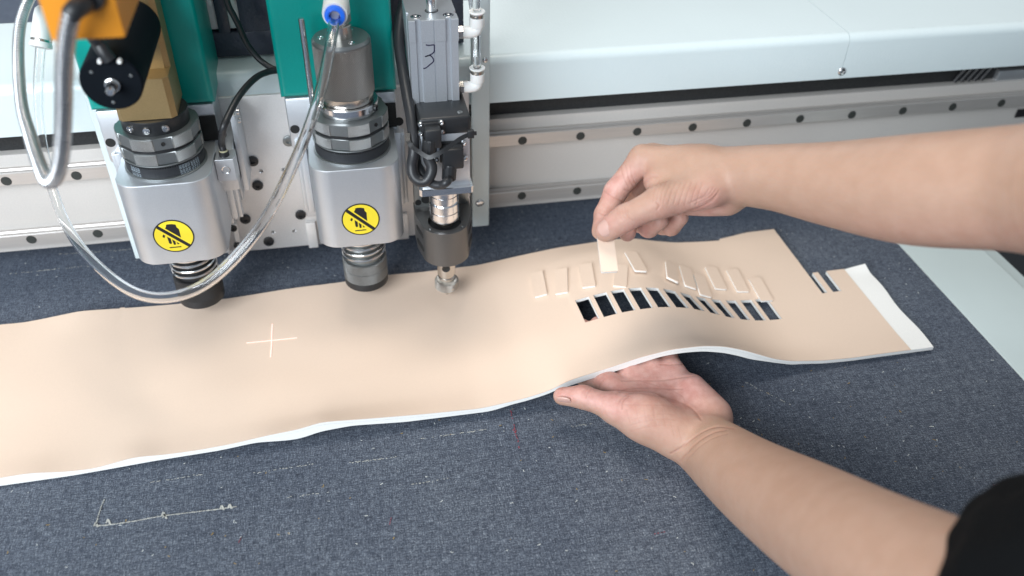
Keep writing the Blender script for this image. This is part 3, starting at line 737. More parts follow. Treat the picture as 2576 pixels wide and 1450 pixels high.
mb = MB(); mb.lathe([(0, 0.19), (0.0024, 0.19), (0.0024, a[2]-0.0004), (0.0020, a[2]), (0, a[2])], ((a[0]+b[0])/2, 0.664, 0), 24); part('guide_pin', mb, MT['steel'], H2)
mb = MB(); mb.box(((a[0]+b[0])/2-0.005, 0.659, 0.180), ((a[0]+b[0])/2+0.005, 0.690, 0.1925), 0.001); part('pin_bracket', mb, MT['alu'], H2)

# ------------------------------------------------------------------ third tool: pneumatic cylinder, servo, coupling, block, punch
TX, TY = 0.0728, 0.6335
T3 = thing('punching_tool', 'right tool with ink-marked silver air cylinder, black servo and small nickel tip', 'punching tool', (TX, TY, 0.012))
# cylinder body: extruded profile with grooves
cyx0, cyx1, cyy = 0.0508, 0.0890, 0.640; cyz0, cyz1, cyzt = 0.205, 0.2715, 0.2805
w = cyx1-cyx0
def extr(x0, x1, y0, y1, g=0.0016):
    W_ = x1-x0
    f = [0.0, 0.135, 0.15, 0.235, 0.25, 0.495, 0.50, 0.51, 0.515, 0.735, 0.75, 0.84, 0.855, 1.0]; d = [0, 0, g, g, 0, 0, 0.0007, 0.0007, 0, 0, g, g, 0, 0]
    out = [(x0+W_*a, y0+b) for a, b in zip(f, d)]
    return out+[(x1, y0+0.012), (x1-0.0015, y0+0.0125), (x1-0.0015, y0+0.017), (x1, y0+0.0175), (x1, y1), (x0, y1), (x0, y0+0.0175), (x0+0.0015, y0+0.017), (x0+0.0015, y0+0.0125), (x0, y0+0.012)]
mb = MB(); mb.prism(extr(cyx0, cyx1, cyy, 0.690), cyz0, cyz1); cyl = part('air_cylinder', mb, MT['alu_body'], T3, smooth=15)
mb = MB(); mb.prism(extr(cyx0-0.0003, cyx1+0.0003, cyy-0.0012, 0.6905, 0.0030), cyz1-0.0085, cyzt, inset=0.0003); part('end_cap', mb, MT['alu_body'], cyl, smooth=15)
mb = MB(); cxr = (cyx0+cyx1)/2+0.0008
mb.lathe([(0.0045, cyzt+0.0002), (0.0052, cyzt+0.0002), (0.0052, cyzt-0.002)], (cxr, 0.658, 0), 36); mb.cur = 0
part('rod_seal', mb, MT['hole'], cyl)
mb = MB(); mb.lathe([(0, cyzt-0.002), (0.0041, cyzt-0.002), (0.0041, 0.36), (0, 0.36)], (cxr, 0.658, 0), 40); part('piston_rod', mb, MT['steel'], cyl)
for x in (cyx0+0.0065, cyx1-0.0065):
    mb = MB(); mb.lathe([(0, 0.0001), (0.0012, 0.0001), (0.0016, 0.0006), (0.0030, 0.0005), (0.0034, 0.0001), (0.0042, 0.0001), (0.0042, -0.001)], (x, 0.6475, cyzt), 24); part('cap_bolt', mb, MT['steel'], cyl)
# marker figure on its face
pts = [(495, 622), (540, 629), (606, 622), (612, 640), (612, 680), (610, 715), (585, 742), (535, 768), (482, 786), (535, 768), (562, 772), (592, 805), (603, 838), (592, 862), (560, 888), (510, 930), (480, 946), (460, 947)]
P = []
for x, y in pts:
    q = Yp(981+x*.18217, y*.18217, cyy); P.append(q)
P = np.array(P); Q = spline(P, 110); Q[:, 1] = cyy-0.00005
mb = MB(); mb.ribbon(Q, (0, -1, 0), 0.00095, 0.00015); part('marker_figure', mb, MT['marker'], cyl, smooth=0)
# air fittings on its right side
def elbow(z, up, px, py, name):
    b = MB(); x0 = cyx1; y0 = 0.652
    b.lathe([(0, 0), (0.0042, 0), (0.0042, 0.0020), (0.0052, 0.0022), (0.0052, 0.0052), (0, 0.0054)], (x0, y0, z), 6, (1, 0, 0)); nut = part('fitting_nut', b, MT['nickel'], cyl, smooth=20)
    b = MB(); P_ = spline([(x0+0.005, y0, z), (x0+0.0115, y0, z), (x0+0.0152, y0, z+0.0010), (x0+0.0168, y0, z+0.0035), (x0+0.0168, y0, z+0.006)], 30)
    b.tube(P_, 0.0048, 24)
    b.lathe([(0, 0), (0.0055, 0), (0.0060, 0.001), (0.0060, 0.0075), (0.0052, 0.0081), (0, 0.0081)], (x0+0.0168, y0, z+0.0040), 32); f = part('elbow_fitting', b, MT['whiteplastic'], cyl)
    b = MB(); b.lathe([(0, 0), (0.0057, 0), (0.0057, 0.0012), (0.0052, 0.0014), (0.0057, 0.0016), (0.0057, 0.0026), (0, 0.0026)], (x0+0.0168, y0, z+0.0120), 32); part('metal_band', b, MT['nickel'], f)
    b = MB(); b.lathe([(0.0031, 0), (0.0050, 0), (0.0064, 0.0010), (0.0066, 0.0018), (0.0062, 0.0022), (0.0033, 0.0022), (0.0031, 0.0)], (x0+0.0168, y0, z+0.0146), 32); part('release_collar', b, MT['whiteplastic'], f)
    return np.array((x0+0.0168, y0, z+0.0135))
m1 = elbow(0.2170, 1, 0, 0, 'a')
m2 = elbow(0.2640, 1, 0, 0, 'b')
# servo motor
mx0, mx1, my0, my1 = TX-0.0200, TX+0.0205, 0.6130, 0.6550
ezb = Yp(1060, 343, my0)[2]; ezt = Yp(1060, 299, my0)[2]; fzt = 0.1475
print('servo', ezb, ezt)
mb = MB(); mb.box((mx0, my0, fzt-0.001), (mx1, my1, ezb+0.001), 0.0012); servo = part('servo_body', mb, MT['alu_body'], T3)
mb = MB(); mb.box((mx0-0.0005, my0-0.0012, ezb), (mx1+0.0005, my1+0.001, ezt), 0.0022, 3); mb.box((mx0-0.0003, my0-0.0020, ezb+0.0006), (mx0+0.0205, my0+0.002, ezt-0.0050), 0.0008); enc = part('encoder_cap', mb, MT['black'], servo)
for x, z in ((mx1-0.0070, ezt-0.0004), (mx0+0.0035, ezt+0.0002)):
    mb = MB(); mb.lathe([(0, 0.0000), (0.0010, 0.0000), (0.0012, 0.0010), (0.0022, 0.0008), (0.0024, -0.0010)], (x, my0+0.006 if x > TX else my1-0.006, z), 20); part('cap_screw', mb, MT['gun'], enc)
# two plugs with cap nuts
def plug_set(px, py, w_, h_, nutpx, nutpy, tilt, screws):
    c = Yp(px, py, my0-0.004); x, z = c[0], c[2]
    b = MB(); b.box((x-w_/2-0.0012, my0-0.0022, z-h_/2), (x+w_/2+0.0012, my0+0.0005, z+h_/2), 0.0006)
    b.box((x-w_/2, my0-0.0130, z-h_/2-0.001), (x+w_/2, my0-0.002, z+h_/2-0.001), 0.0016, 2); pl = part('cable_plug', b, MT['black'], servo)
    n = Yp(nutpx, nutpy, my0-0.009); b = MB(); pr = []
    d = np.array((math.sin(tilt), -0.12, -math.cos(tilt))); d /= np.linalg.norm(d)
    b.lathe([(0, -0.008), (0.0056, -0.008), (0.0060, -0.0072), (0.0060, 0.0050), (0.0056, 0.0058), (0.0042, 0.0062), (0, 0.0062)], n, 14, d); part('cap_nut', b, MT['black'], pl, smooth=15)
    for sx_, sy_ in screws:
        q = Yp(sx_, sy_, my0-0.002); b = MB(); b.lathe([(0, 0.0006), (0.0007, 0.0005), (0.0009, 0.0016), (0.0018, 0.0014), (0.0023, 0.0004), (0.0023, -0.001)], (q[0], my0-0.002, q[2]), 18, (0, -1, 0)); part('plug_screw', b, MT['steel'], pl)
    return n+d*0.005, d
e1, d1 = plug_set(1087, 336, 0.0130, 0.0165, 1080, 374, -0.12, ((1057.5, 313.5), (1110, 309), (1058, 336.5), (1112, 331.5)))
e2, d2 = plug_set(1137, 386, 0.0170, 0.0185, 1130, 435, -0.10, ((1167, 360), (1170, 398), (1097, 404)))
# flange plate
fx0, fx1 = Yp(1056, 490, 0.609)[0], Yp(1191.5, 478, 0.609)[0]
mb = MB(); mb.prism([(fx0+0.002, 0.609), (fx1-0.002, 0.609), (fx1, 0.611), (fx1, 0.660), (fx0, 0.660), (fx0, 0.611)], 0.1408, 0.1476, inset=0.0005); part('flange_plate', mb, MT['alu_bright'], T3, smooth=20)
# coupling with clamp grooves
mb = MB(); R_ = 0.0132
pr = [(0.0, 0.1408), (0.0110, 0.1408), (0.0110, 0.1375), (R_-0.0005, 0.1375), (R_, 0.1370)]
for z in (0.1290, 0.1215, 0.1120):
    wdt = 0.0016 if z == 0.1215 else 0.0005
    pr += [(R_, z+wdt), (R_-0.0014, z+wdt-0.0001), (R_-0.0014, z-wdt+0.0001), (R_, z-wdt)]
pr += [(R_, 0.1035), (R_-0.0005, 0.1030), (0, 0.1030)]
mb.lathe(pr, (TX, TY, 0), 72); part('shaft_coupling', mb, MT['alu_bright'], T3, smooth=25)
# wall bracket and slotted block
mb = MB(); mb.box((TX-0.0240, 0.659, 0.090), (TX+0.0250, 0.668, 0.1406), 0.0006); wb = part('bracket_wall', mb, MT['gun'], T3)
mb = MB()
for px, py, r in ((1052, 510, 0.0030), (1072, 502, 0.0044)):
    q = Yp(px, py, 0.659); mb.lathe([(0, 0.0002), (r, 0.0002), (r, -0.001)], (q[0], 0.659, q[2]), 24, (0, -1, 0))
part('bracket_hole', mb, MT['hole'], wb)
bz1, bz0 = 0.0985, 0.0630
br = 0.0215; pl_ = []
def block_poly(r_in=False):
    out = []
    for a in np.linspace(200, 340, 25): out.append((TX+br*math.cos(math.radians(a)), TY+br*math.sin(math.radians(a))))
    return out+[(TX+0.0262, TY+0.012), (TX+0.0262, 0.668), (TX-0.0245, 0.668), (TX-0.0245, TY+0.012)]
# block as a ring with a bore
bm = bmesh.new(); outer = block_poly(); n_o = len(outer); nb = 48
hb = [(TX+0.0150*math.cos(2*math.pi*i/nb), TY+0.0150*math.sin(2*math.pi*i/nb)) for i in range(nb)]
def ringfaces(z, flip):
    vo = [bm.verts.new((x, y, z)) for x, y in outer]; vh = [bm.verts.new((x, y, z)) for x, y in hb]
    eo = [bm.edges.new((vo[i], vo[(i+1) % n_o])) for i in range(n_o)]; eh = [bm.edges.new((vh[i], vh[(i+1) % nb])) for i in range(nb)]
    bmesh.ops.triangle_fill(bm, use_beauty=True, use_dissolve=False, edges=eo+eh)
    return vo, vh
to, th_ = ringfaces(bz1, False); bo, bh = ringfaces(bz0, True)
for i in range(n_o): bm.faces.new((bo[i], bo[(i+1) % n_o], to[(i+1) % n_o], to[i]))
for i in range(nb): bm.faces.new((bh[(i+1) % nb], bh[i], th_[i], th_[(i+1) % nb]))
mb = MB().frombm(bm); blk = part('slotted_block', mb, MT['darkblock'], T3, smooth=20)
mb = MB()
for s in (-1, 1):
    p0 = np.array((TX+s*br*math.cos(math.radians(20)), TY-br*math.sin(math.radians(20))))
    p1 = np.array((TX+(0.0262 if s > 0 else -0.0245), TY+0.012)); dd = p1-p0; L2 = np.linalg.norm(dd); dd /= L2; nn_ = np.array((dd[1], -dd[0]))*s
    for zc in (0.0875, 0.0730):
        mb = MB(); poly = []
        for a in np.linspace(-90, 90, 9): poly.append((L2*0.86+0.0026*math.cos(math.radians(a)), 0.0026*math.sin(math.radians(a))))
        for a in np.linspace(90, 270, 9): poly.append((L2*0.16+0.0026*math.cos(math.radians(a)), 0.0026*math.sin(math.radians(a))))
        M_ = Matrix(((dd[0], 0, nn_[0], p0[0]), (dd[1], 0, nn_[1], p0[1]), (0, 1, 0, zc), (0, 0, 0, 1)))
        mb.prism(poly, -0.0006, 0.00025, M=M_); part('side_slot', mb, MT['hole'], blk)
mb = MB(); mb.lathe([(0, 0.0985), (0.0095, 0.0985), (0.0095, 0.0965), (0.0, 0.0965)], (TX, TY, 0), 6); mb.lathe([(0, 0.104), (0.0035, 0.104), (0.0035, 0.09), (0, 0.09)], (TX, TY, 0), 24); part('shaft_nut', mb, MT['nickel'], T3, smooth=20)
mb = MB(); mb.lathe([(0, 0.0950), (0.0150, 0.0950), (0.0150, 0.0940), (0, 0.0940)], (TX, TY, 0), 48); part('bore_floor', mb, MT['black'], T3)
for s, a in ((-1, 218), (1, 322)):
    mb = MB(); mb.lathe([(0, 0.0001), (0.0010, 0.0001), (0.0011, -0.0005)], (TX+0.0183*math.cos(math.radians(a)), TY+0.0183*math.sin(math.radians(a)), bz1+0.0002), 16); part('pin_hole', mb, MT['steel'], blk)
# punch shank, knurled nut, ball tip
KNN = knurl_mat("knurled_nickel", (0.62, 0.58, 0.53), 0.0112, 0.0008, 0.3)
mb = MB(); mb.lathe([(0, 0.066), (0.0084, 0.066), (0.0084, 0.0402), (0.0074, 0.0396), (0.0074, 0.0380), (0.0080, 0.0376), (0.0074, 0.0371), (0.0080, 0.0366), (0.0074, 0.0361), (0.0074, 0.030), (0, 0.030)], (TX, TY, 0), 48); shk = part('punch_shank', mb, MT['nickel'], T3)
a = math.radians(-98); mb = MB(); mb.lathe([(0, 0.0002), (0.0034, 0.0002), (0.0037, 0.0004), (0.0037, -0.002)], (TX+0.0082*math.cos(a), TY+0.0082*math.sin(a), 0.0505), 28, (math.cos(a), math.sin(a), 0)); part('cross_hole', mb, MT['hole'], shk)
mb = MB(); mb.lathe([(0, 0.0325), (0.0098, 0.0325), (0.0110, 0.0316), (0.0112, 0.0308), (0.0112, 0.0245), (0.0104, 0.0236), (0.0095, 0.0233), (0.0030, 0.0228), (0, 0.0226)], (TX, TY, 0), 64); nut = part('knurled_nut', mb, KNN, T3)
a = math.radians(-70); mb = MB(); mb.lathe([(0, 0.0012), (0.0012, 0.0010), (0.0013, -0.001)], (TX+0.0111*math.cos(a), TY+0.0111*math.sin(a), 0.0280), 16, (math.cos(a), math.sin(a), 0)); part('nut_pin', mb, MT['steel'], nut)
mb = MB(); mb.lathe([(0, 0.0135), (0.0010, 0.0138), (0.0016, 0.0148), (0.0018, 0.0165), (0.0030, 0.0230), (0, 0.0230)], (TX, TY, 0), 24); part('ball_tip', mb, MT['nickel'], T3)

# ------------------------------------------------------------------ servo cable, cable tie, other leads and hoses
def D3(pts): return [Dp(x, y, d) for x, y, d in pts]
def ease(P, k=9, n=3):
    P = np.array(P)
    for _ in range(n):
        Q = np.pad(P, ((k, k), (0, 0)), mode='reflect', reflect_type='odd'); P = np.stack([np.convolve(Q[:, i], np.ones(2*k+1)/(2*k+1), 'valid') for i in range(3)], 1)
    return P
cb = [(1035, -30, .715), (1014, 20, .715), (1006, 60, .712), (1004, 110, .708), (1012, 170, .706), (1022, 230, .700), (1033, 290, .692), (1040, 345, .688), (1041, 385, .690), (1036, 415, .694), (1039, 440, .696), (1052, 455, .697), (1070, 456, .697), (1083, 440, .695), (1086, 420, .693)]
mb = MB(); P = spline([tuple(q) for q in D3(cb)]+[tuple(e1+d1*0.004), tuple(e1)], 260); mb.tube(P, 0.0045, 16)
solo('servo_cable', mb, MT['rubber'], 'thick black cable hanging down and looping up into the upper servo plug', 'cable', 'cables of the servo motor')
cb2 = [(1042, 330, .712), (1050, 392, .708), (1056, 425, .706), (1070, 448, .705), (1090, 464, .700), (1110, 466, .697), (1124, 458, .694)]
mb = MB(); P = spline([tuple(q) for q in D3(cb2)]+[tuple(e2)], 160); mb.tube(P, 0.0036, 16)
solo('servo_cable', mb, MT['rubber'], 'thinner black cable curling behind into the lower servo plug', 'cable', 'cables of the servo motor')
tie = [(1026, 335, .684), (1027, 355, .680), (1037, 370, .679), (1055, 383, .676), (1078, 396, .674), (1096, 390, .673), (1118, 378, .674), (1140, 362, .680), (1160, 348, .684), (1182, 338, .688)]
P = spline(D3(tie), 90); mb = MB(); view = CAM-P.mean(0); mb.ribbon(P, view+np.array((0, 0, -0.05)), 0.0034, 0.0008)
q = Dp(1184, 337, .687); mb.box(q-np.array((0.0026, 0.002, 0.0034)), q+np.array((0.0026, 0.002, 0.0034)), 0.0005); q = Dp(1192, 336, .687); mb.box(q-np.array((0.0022, 0.0008, 0.0014)), q+np.array((0.0022, 0.0008, 0.0014)))
solo('cable_tie', mb, MT['black'], 'black cable tie round the servo cables with its head at the right', 'cable tie')
# sensor lead
SZ = sensor_top
lead = [tuple((xc, 0.6625, SZ+0.005)), tuple((xc, 0.6625, SZ+0.012))]+[tuple(q) for q in D3([(561.5, 325, .690), (576, 288, .693), (603.7, 239, .705), (640, 199, .722), (672, 182, .735), (706, 176, .742)])]
mb = MB(); mb.tube(spline(lead, 140), 0.0028, 14); solo('sensor_lead', mb, MT['rubber'], 'thin black lead arching from the small sensor block to the middle green cover', 'cable')
P = spline(D3([(566, -12, .690), (576, 18, .700), (586.5, 37.5, .708), (601, 66, .718), (615.6, 100, .730), (634, 129, .738), (657, 154, .742), (684, 172, .742), (708, 178, .742)]), 140)
mb = MB(); mb.tube(P, 0.0026, 14); solo('panel_lead', mb, MT['rubber'], 'thin black lead coming down across the dark hammered panel', 'cable')

# long clear air tube: from the blue collar of head 2, down in a U and up to the white elbow at the left
tp = [(842, 41, .631), (841, 53, .620), (836.7, 82, .614), (829.4, 127, .611), (818.5, 182, .609), (805.8, 237, .607), (790, 285, .605), (762, 364, .602), (732.7, 425, .600), (706, 483, .60), (680, 536, .596), (648, 589, .594), (595, 645, .594), (552, 694, .597), (516, 722, .60), (461, 746, .606), (410, 755, .612), (352, 748, .62), (300, 716, .632), (260, 684, .643), (226.5, 653, .652), (192.6, 614, .660), (166.6, 569.6, .668), (146, 522.7, .676), (133, 484, .682), (122, 439.5, .686), (112, 392.6, .688), (102.5, 348, .688), (97.6, 314, .688), (94.3, 260, .688), (95.4, 195, .688), (99.8, 140, .688), (103, 112, .687)]
P = ease(spline(D3(tp), 420), 10, 4)
mb = MB(); mb.tube(P, 0.0040, 22, cap=False); n0 = len(mb.v); mb2 = MB(); mb2.tube(P, 0.0031, 22, cap=False)
mb.add(mb2.v, [f[::-1] for f in mb2.f])
seg = 22; last = len(P)-1
for e in (0, last):
    for k in range(seg):
        l = (k+1) % seg; mb.f.append([e*seg+k, n0+e*seg+k, n0+e*seg+l, e*seg+l][::(1 if e == 0 else -1)]); mb.m.append(0)
solo('air_tube', mb, MT['tube'], 'long clear air tube hanging in a U in front of the left and middle heads', 'air tube', 'clear air tubes', smooth=60)
# white elbow fitting it plugs into, on the cover's back bracket
fb = Dp(103, 112, .688); dn = Dp(99.8, 140, .689)-fb; dn /= np.linalg.norm(dn)
fit = thing('hose_elbow', 'white plastic elbow fitting at the upper left, above the clear tube end', 'hose fitting', tuple(fb))
mb = MB(); mb.lathe([(0, -0.030), (0.0050, -0.0295), (0.0072, -0.027), (0.0078, -0.022), (0.0080, -0.006), (0.0078, -0.004), (0, -0.004)], fb, 32, dn)
mb.tube([fb-dn*0.022, fb-dn*0.022+np.array((0.03, 0.02, 0.0))], 0.0068, 20); part('elbow_body', mb, MT['whiteplastic'], fit)
mb = MB(); mb.lathe([(0, -0.0042), (0.0076, -0.0042), (0.0078, -0.003), (0.0076, -0.0016), (0, -0.0016)], fb, 32, dn); part('metal_band', mb, MT['nickel'], fit)
mb = MB(); mb.lathe([(0.0044, -0.003), (0.0078, -0.002), (0.0086, 0.0008), (0.0084, 0.0022), (0.0060, 0.0030), (0.0044, 0.0026), (0.0044, -0.003)], fb, 32, dn); part('release_collar', mb, MT['whiteplastic'], fit)
# short clear tube into the right-hand fitting
P = spline([tuple(m1-np.array((0, 0, 0.004))), tuple(m1+np.array((-0.0003, 0.0, 0.012)))]+[tuple(q) for q in D3([(1200, 90, .694), (1192, 30, .684), (1185, -10, .678), (1174, -60, .67)])], 120)
mb = MB(); mb.tube(P, 0.0031, 18, cap=False); n0 = len(mb.v); mb2 = MB(); mb2.tube(P, 0.0021, 18, cap=False); mb.add(mb2.v, [f[::-1] for f in mb2.f])
solo('air_tube', mb, MT['tube'], 'short clear air tube plugged into the lower white elbow of the right cylinder', 'air tube', 'clear air tubes', smooth=60)
P = spline([tuple(m2-np.array((0, 0, 0.004))), tuple(m2+np.array((0, 0.001, 0.02))), tuple(m2+np.array((0.001, 0.004, 0.09)))], 40)
mb = MB(); mb.tube(P, 0.0031, 18); solo('air_tube', mb, MT['tube'], 'clear air tube rising from the upper white elbow of the right cylinder', 'air tube', 'clear air tubes', smooth=60)

# orange box with boot, and the corrugated steel hose
od = 0.44; oc = Dp(130, 106, od); oy = oc[1]; ox0 = oc[0]; ox1 = Yp(316.6, 95.4, oy)[0]; oz = (oc[2]+Yp(316.6, 95.4, oy)[2])/2
ob = thing('orange_box', 'bright orange laser box high at the upper left, nearest the viewer', 'laser box', ((ox0+ox1)/2, oy+0.04, oz))
mb = MB(); mb.box((ox0, oy, oz), (ox1, oy+0.11, oz+0.13), 0.0012); part('orange_case', mb, MT['orange'], ob)
bt = [Dp(212, -8, .432), Dp(206, 10, .425), Dp(190, 24, .420), Dp(176, 40, .420)]
mb = MB(); mb.tube(spline([tuple(Yp(226, -20, oy+0.002))]+[tuple(q) for q in bt], 40), np.linspace(0.0066, 0.0046, 40), 20); part('cable_boot', mb, MT['black'], ob)
mb = MB(); q = Yp(232, -8, oy); mb.lathe([(0, 0.004), (0.0055, 0.004), (0.0062, 0.003), (0.0062, -0.001)], (q[0], oy, q[2]), 28, (0, -1, 0)); part('cable_gland', mb, MT['black'], ob)
hp = [(180, 32, .421), (170, 62, .424), (164, 100, .43), (160, 195, .445), (160, 300, .462), (158, 350, .472), (153.6, 405, .485), (146, 440, .497), (131, 462, .51), (114, 456, .525), (104, 428, .535), (86, 380, .55), (70, 322, .57), (58.5, 293, .58), (50, 228, .60), (46, 152, .625), (46.6, 97, .64), (54, 43, .655), (72, 0, .67), (95, -45, .68)]
P = ease(spline(D3(hp), 3200), 80, 4); s = np.concatenate([[0], np.cumsum(np.linalg.norm(np.diff(P, axis=0), axis=1))])
rr = np.interp(s, [0, 0.17, 0.26, 1], [0.0042, 0.0042, 0.0037, 0.0037])+0.00075*np.tanh(2.5*np.sin(2*math.pi*s/0.0032))-0.0003
mb = MB(); mb.tube(P, rr, 14)
for i in range(len(P)-1):
    if math.sin(2*math.pi*s[i]/0.0032) < -0.25:
        for k in range(14): mb.m[i*14+k] = 1
solo('steel_hose', mb, [MT['hose'], MT['hose_groove_shade']], 'corrugated steel conduit looping down from the orange box', 'metal hose', smooth=60)
# black round motor in front of the gold block
cy0 = Dp(280, 209, 0.545); cr = 0.0188; yb = 0.640
mo = thing('black_motor', 'round black motor with three screws and a steel shaft, in front of the gold block', 'motor', (cy0[0], 0.6, cy0[2]-cr))
mb = MB(); mb.lathe([(0, 0), (cr-0.001, 0), (cr, -0.001), (cr, cy0[1]-yb), (0, cy0[1]-yb)], cy0, 64, (0, -1, 0)); part('motor_body', mb, MT['motor'], mo)
mb = MB(); mb.lathe([(0.0052, 0.0002), (0.0046, 0.002), (0.0038, 0.0024), (0.0032, 0.0015), (0.0032, 0.0030), (0.0028, 0.0110), (0.0022, 0.0118), (0, 0.0120)], cy0+np.array((0.0006, 0, -0.001)), 32, (0, -1, 0)); part('motor_shaft', mb, MT['steel'], mo)
for x, y in ((229, 182), (329, 191), (285, 258)):
    q = Yp(x, y, cy0[1]); mb = MB(); mb.lathe([(0, 0.0003), (0.0008, 0.0004), (0.0011, 0.0001)], (q[0], cy0[1], q[2]), 14, (0, -1, 0)); part('face_screw', mb, MT['gun'], mo)
mb = MB()
for x, y in ((251, 154), (301, 154)):
    q = Yp(x, y, cy0[1]-0.001); mb.lathe([(0, 0.002), (0.0012, 0.002), (0.0015, 0.0012), (0.0015, -0.002)], q, 18, (0, -1, 0))
part('white_plug', mb, MT['whiteplastic'], mo)
P = spline(D3([(277, 152, .535), (262, 132, .532), (248, 110, .53), (235, 92, .525), (225, 60, .52)]), 30); mb = MB(); mb.tube(P, 0.0042, 14); part('motor_lead', mb, MT['black'], mo)
q = Yp(300, 150, 0.62); mb = MB().box((q[0]-0.012, 0.600, q[2]-0.002), (q[0]+0.020, 0.640, q[2]+0.012), 0.001); mb.box((q[0]-0.006, oy+0.05, oz+0.03), (q[0]+0.012, 0.66, oz+0.08), 0.001); part('motor_bracket', mb, MT['black'], mo)

# ------------------------------------------------------------------ leather sheet: beige skin on white foam and backing, lifted by the hand
SL_ = 0.0185; WF = 0.48245; WN, WK = 0.5455, 0.5780; WS, WT = 0.5778, 0.6070
def smooth_prof(tab, sig=0.006):
    T = np.array(tab); g = np.arange(-0.60, 0.62, 0.001); z = np.interp(g, T[:, 0], T[:, 1])
    k = np.arange(-20, 21)*0.001; kk = np.exp(-0.5*(k/sig)**2); kk /= kk.sum()
    return g, np.convolve(np.pad(z, 20, mode='edge'), kk, 'valid')
FT = [(-.6, .006), (-.5, .011), (-.40, .007), (-.33, .009), (-.2862, .0112), (-.2658, .0119), (-.2424, .0077), (-.2219, .0066), (-.2086, .0091), (-.1906, .0129), (-.1698, .0109), (-.1439, .0106), (-.1173, .0121), (-.09, .0159), (-.065, .0180), (-.0486, .0224), (-.0155, .0191), (.0357, .0145), (.0798, .0118), (.116, .0161), (.1388, .0215), (.154, .0300), (.1889, .0386), (.215, .0457), (.2416, .0500), (.2692, .0491), (.2885, .0452), (.3089, .0371), (.3409, .0210), (.3582, .0152), (.3894, .0103), (.4204, .0084), (.4514, .0081), (.4784, .0077), (.55, .007)]
FB = [(-.6, .002), (-.2892, .0021), (-.2398, .0019), (-.2141, .0030), (-.1795, .0050), (-.127, .0063), (-.1001, .0094), (-.0779, .0067), (-.0664, .0065), (-.0499, .0114), (-.0246, .0130), (.0179, .0083), (.0888, .0064), (.1282, .0161), (.1632, .0255), (.1896, .0319), (.2115, .0375), (.2335, .0431), (.2516, .0440), (.2703, .0425), (.29, .0372), (.3054, .0307), (.3166, .0249), (.3425, .0159), (.3593, .0104), (.4212, .0050), (.55, .0040)]
NT = [(-.6, .0055), (-.20, .0060), (-.10, .0080), (.0, .0085), (.08, .0095), (.12, .0150), (.15, .0250), (.1855, .0344), (.2024, .0379), (.2185, .0407), (.2359, .0416), (.2525, .0415), (.2701, .0389), (.2883, .0339), (.3057, .0263), (.3218, .0189), (.3374, .0130), (.3526, .0090), (.3688, .0068), (.45, .0060), (.55, .006)]
KT = [(-.6, .0055), (-.10, .0065), (.08, .0085), (.12, .0130), (.15, .0225), (.1848, .0335), (.2012, .0370), (.2175, .0395), (.234, .0404), (.2512, .0392), (.268, .0355), (.2847, .0291), (.3013, .0212), (.3194, .0145), (.3339, .0105), (.35, .0078), (.3674, .0063), (.45, .0058), (.55, .006)]
BT = [(-.6, .005), (-.3341, .0056), (-.3142, .0047), (-.2931, .0070), (-.2647, .0106), (-.2443, .0092), (-.2306, .0080), (-.1887, .0058), (-.1383, .0048), (-.0708, .0084), (-.029, .0088), (.0215, .0112), (.0528, .0098), (.109, .0102), (.1497, .0159), (.1909, .0207), (.2327, .0226), (.2581, .0232), (.2755, .0213), (.2935, .0159), (.3207, .0097), (.3478, .0071), (.3715, .0058), (.405, .0056), (.438, .0055), (.55, .0055)]
PF, PB, PN, PK, PBk = [smooth_prof(t, s) for t, s in ((FT, .005), (FB, .004), (NT, .006), (KT, .006), (BT, .005))]
def wback(x):
    x = np.asarray(x, float)
    return 0.6756+0.0041*x+np.interp(x, [-.2304, -.2300, -.2260, -.2256, .3714, .3717, .405, .438], [0, .0012, .0012, 0, 0, .0025, .0088, .0092])
def topz(x, w):
    x = np.asarray(x, float); w = np.asarray(w, float)
    zs = [np.interp(x, *p) for p in (PF, PN, PK, PBk)]; zs.insert(1, 0.30*zs[0]+0.70*zs[1]); zs.insert(4, 0.30*zs[4]+0.70*zs[3])
    ws = [np.full_like(x, WF), np.full_like(x, 0.507), np.full_like(x, WN), np.full_like(x, WK), np.full_like(x, 0.640), wback(x)]
    # cubic Hermite over the four rows
    m = []
    for i in range(6):
        a, b = max(0, i-1), min(5, i+1); m.append((zs[b]-zs[a])/(ws[b]-ws[a]))
    out = zs[0].copy()
    for i in range(5):
        h = ws[i+1]-ws[i]; t = np.clip((w-ws[i])/h, 0, 1); sel = w >= ws[i]-1e-9
        v = (2*t**3-3*t**2+1)*zs[i]+(t**3-2*t**2+t)*h*m[i]+(-2*t**3+3*t**2)*zs[i+1]+(t**3-t**2)*h*m[i+1]
        out = np.where(sel, v, out)
    out = np.where(w < WF, zs[0], out)
    return np.maximum(out+0.0001*np.sin(x*61+w*23)*np.sin(w*70-x*17), 0.0048)
HL = [.1855, .2024, .2190, .2359, .2528, .2703, .2883, .3053, .3218, .3376, .3532, .3688]
HL = [x-.0004 for x in HL]
HR = [.1972, .2138, .2304, .2471, .2642, .2820, .2982, .3142, .3308, .3472, .3638, .3802]
HR = [x+.0008 for x in HR]
U1 = 0.4376
s1a, s1b = U1, Zp(2079, 735, .0055)[0]+0.0006
s2a, s2b = Zp(2095, 732, .0055)[0]-0.0008, Zp(2113, 731, .0055)[0]+0.0012
XB = Zp(2290, 878, .0075)[0]; XE = Zp(2347, 872, .006)[0]
print('sheet', s1b, s2a, s2b, XB, XE)
cols = sorted(set(np.round(np.concatenate([np.arange(-0.45, 0.14, 0.004), np.arange(0.14, 0.505, 0.0022), HL, HR, [U1, s1b, s2a, s2b, XB, XE, .3714, .3717, -.2304, -.23, -.226, -.2256]]), 5)))
cols = [c for c in cols if c <= round(XE, 5)]
keepc = [cols[0]]
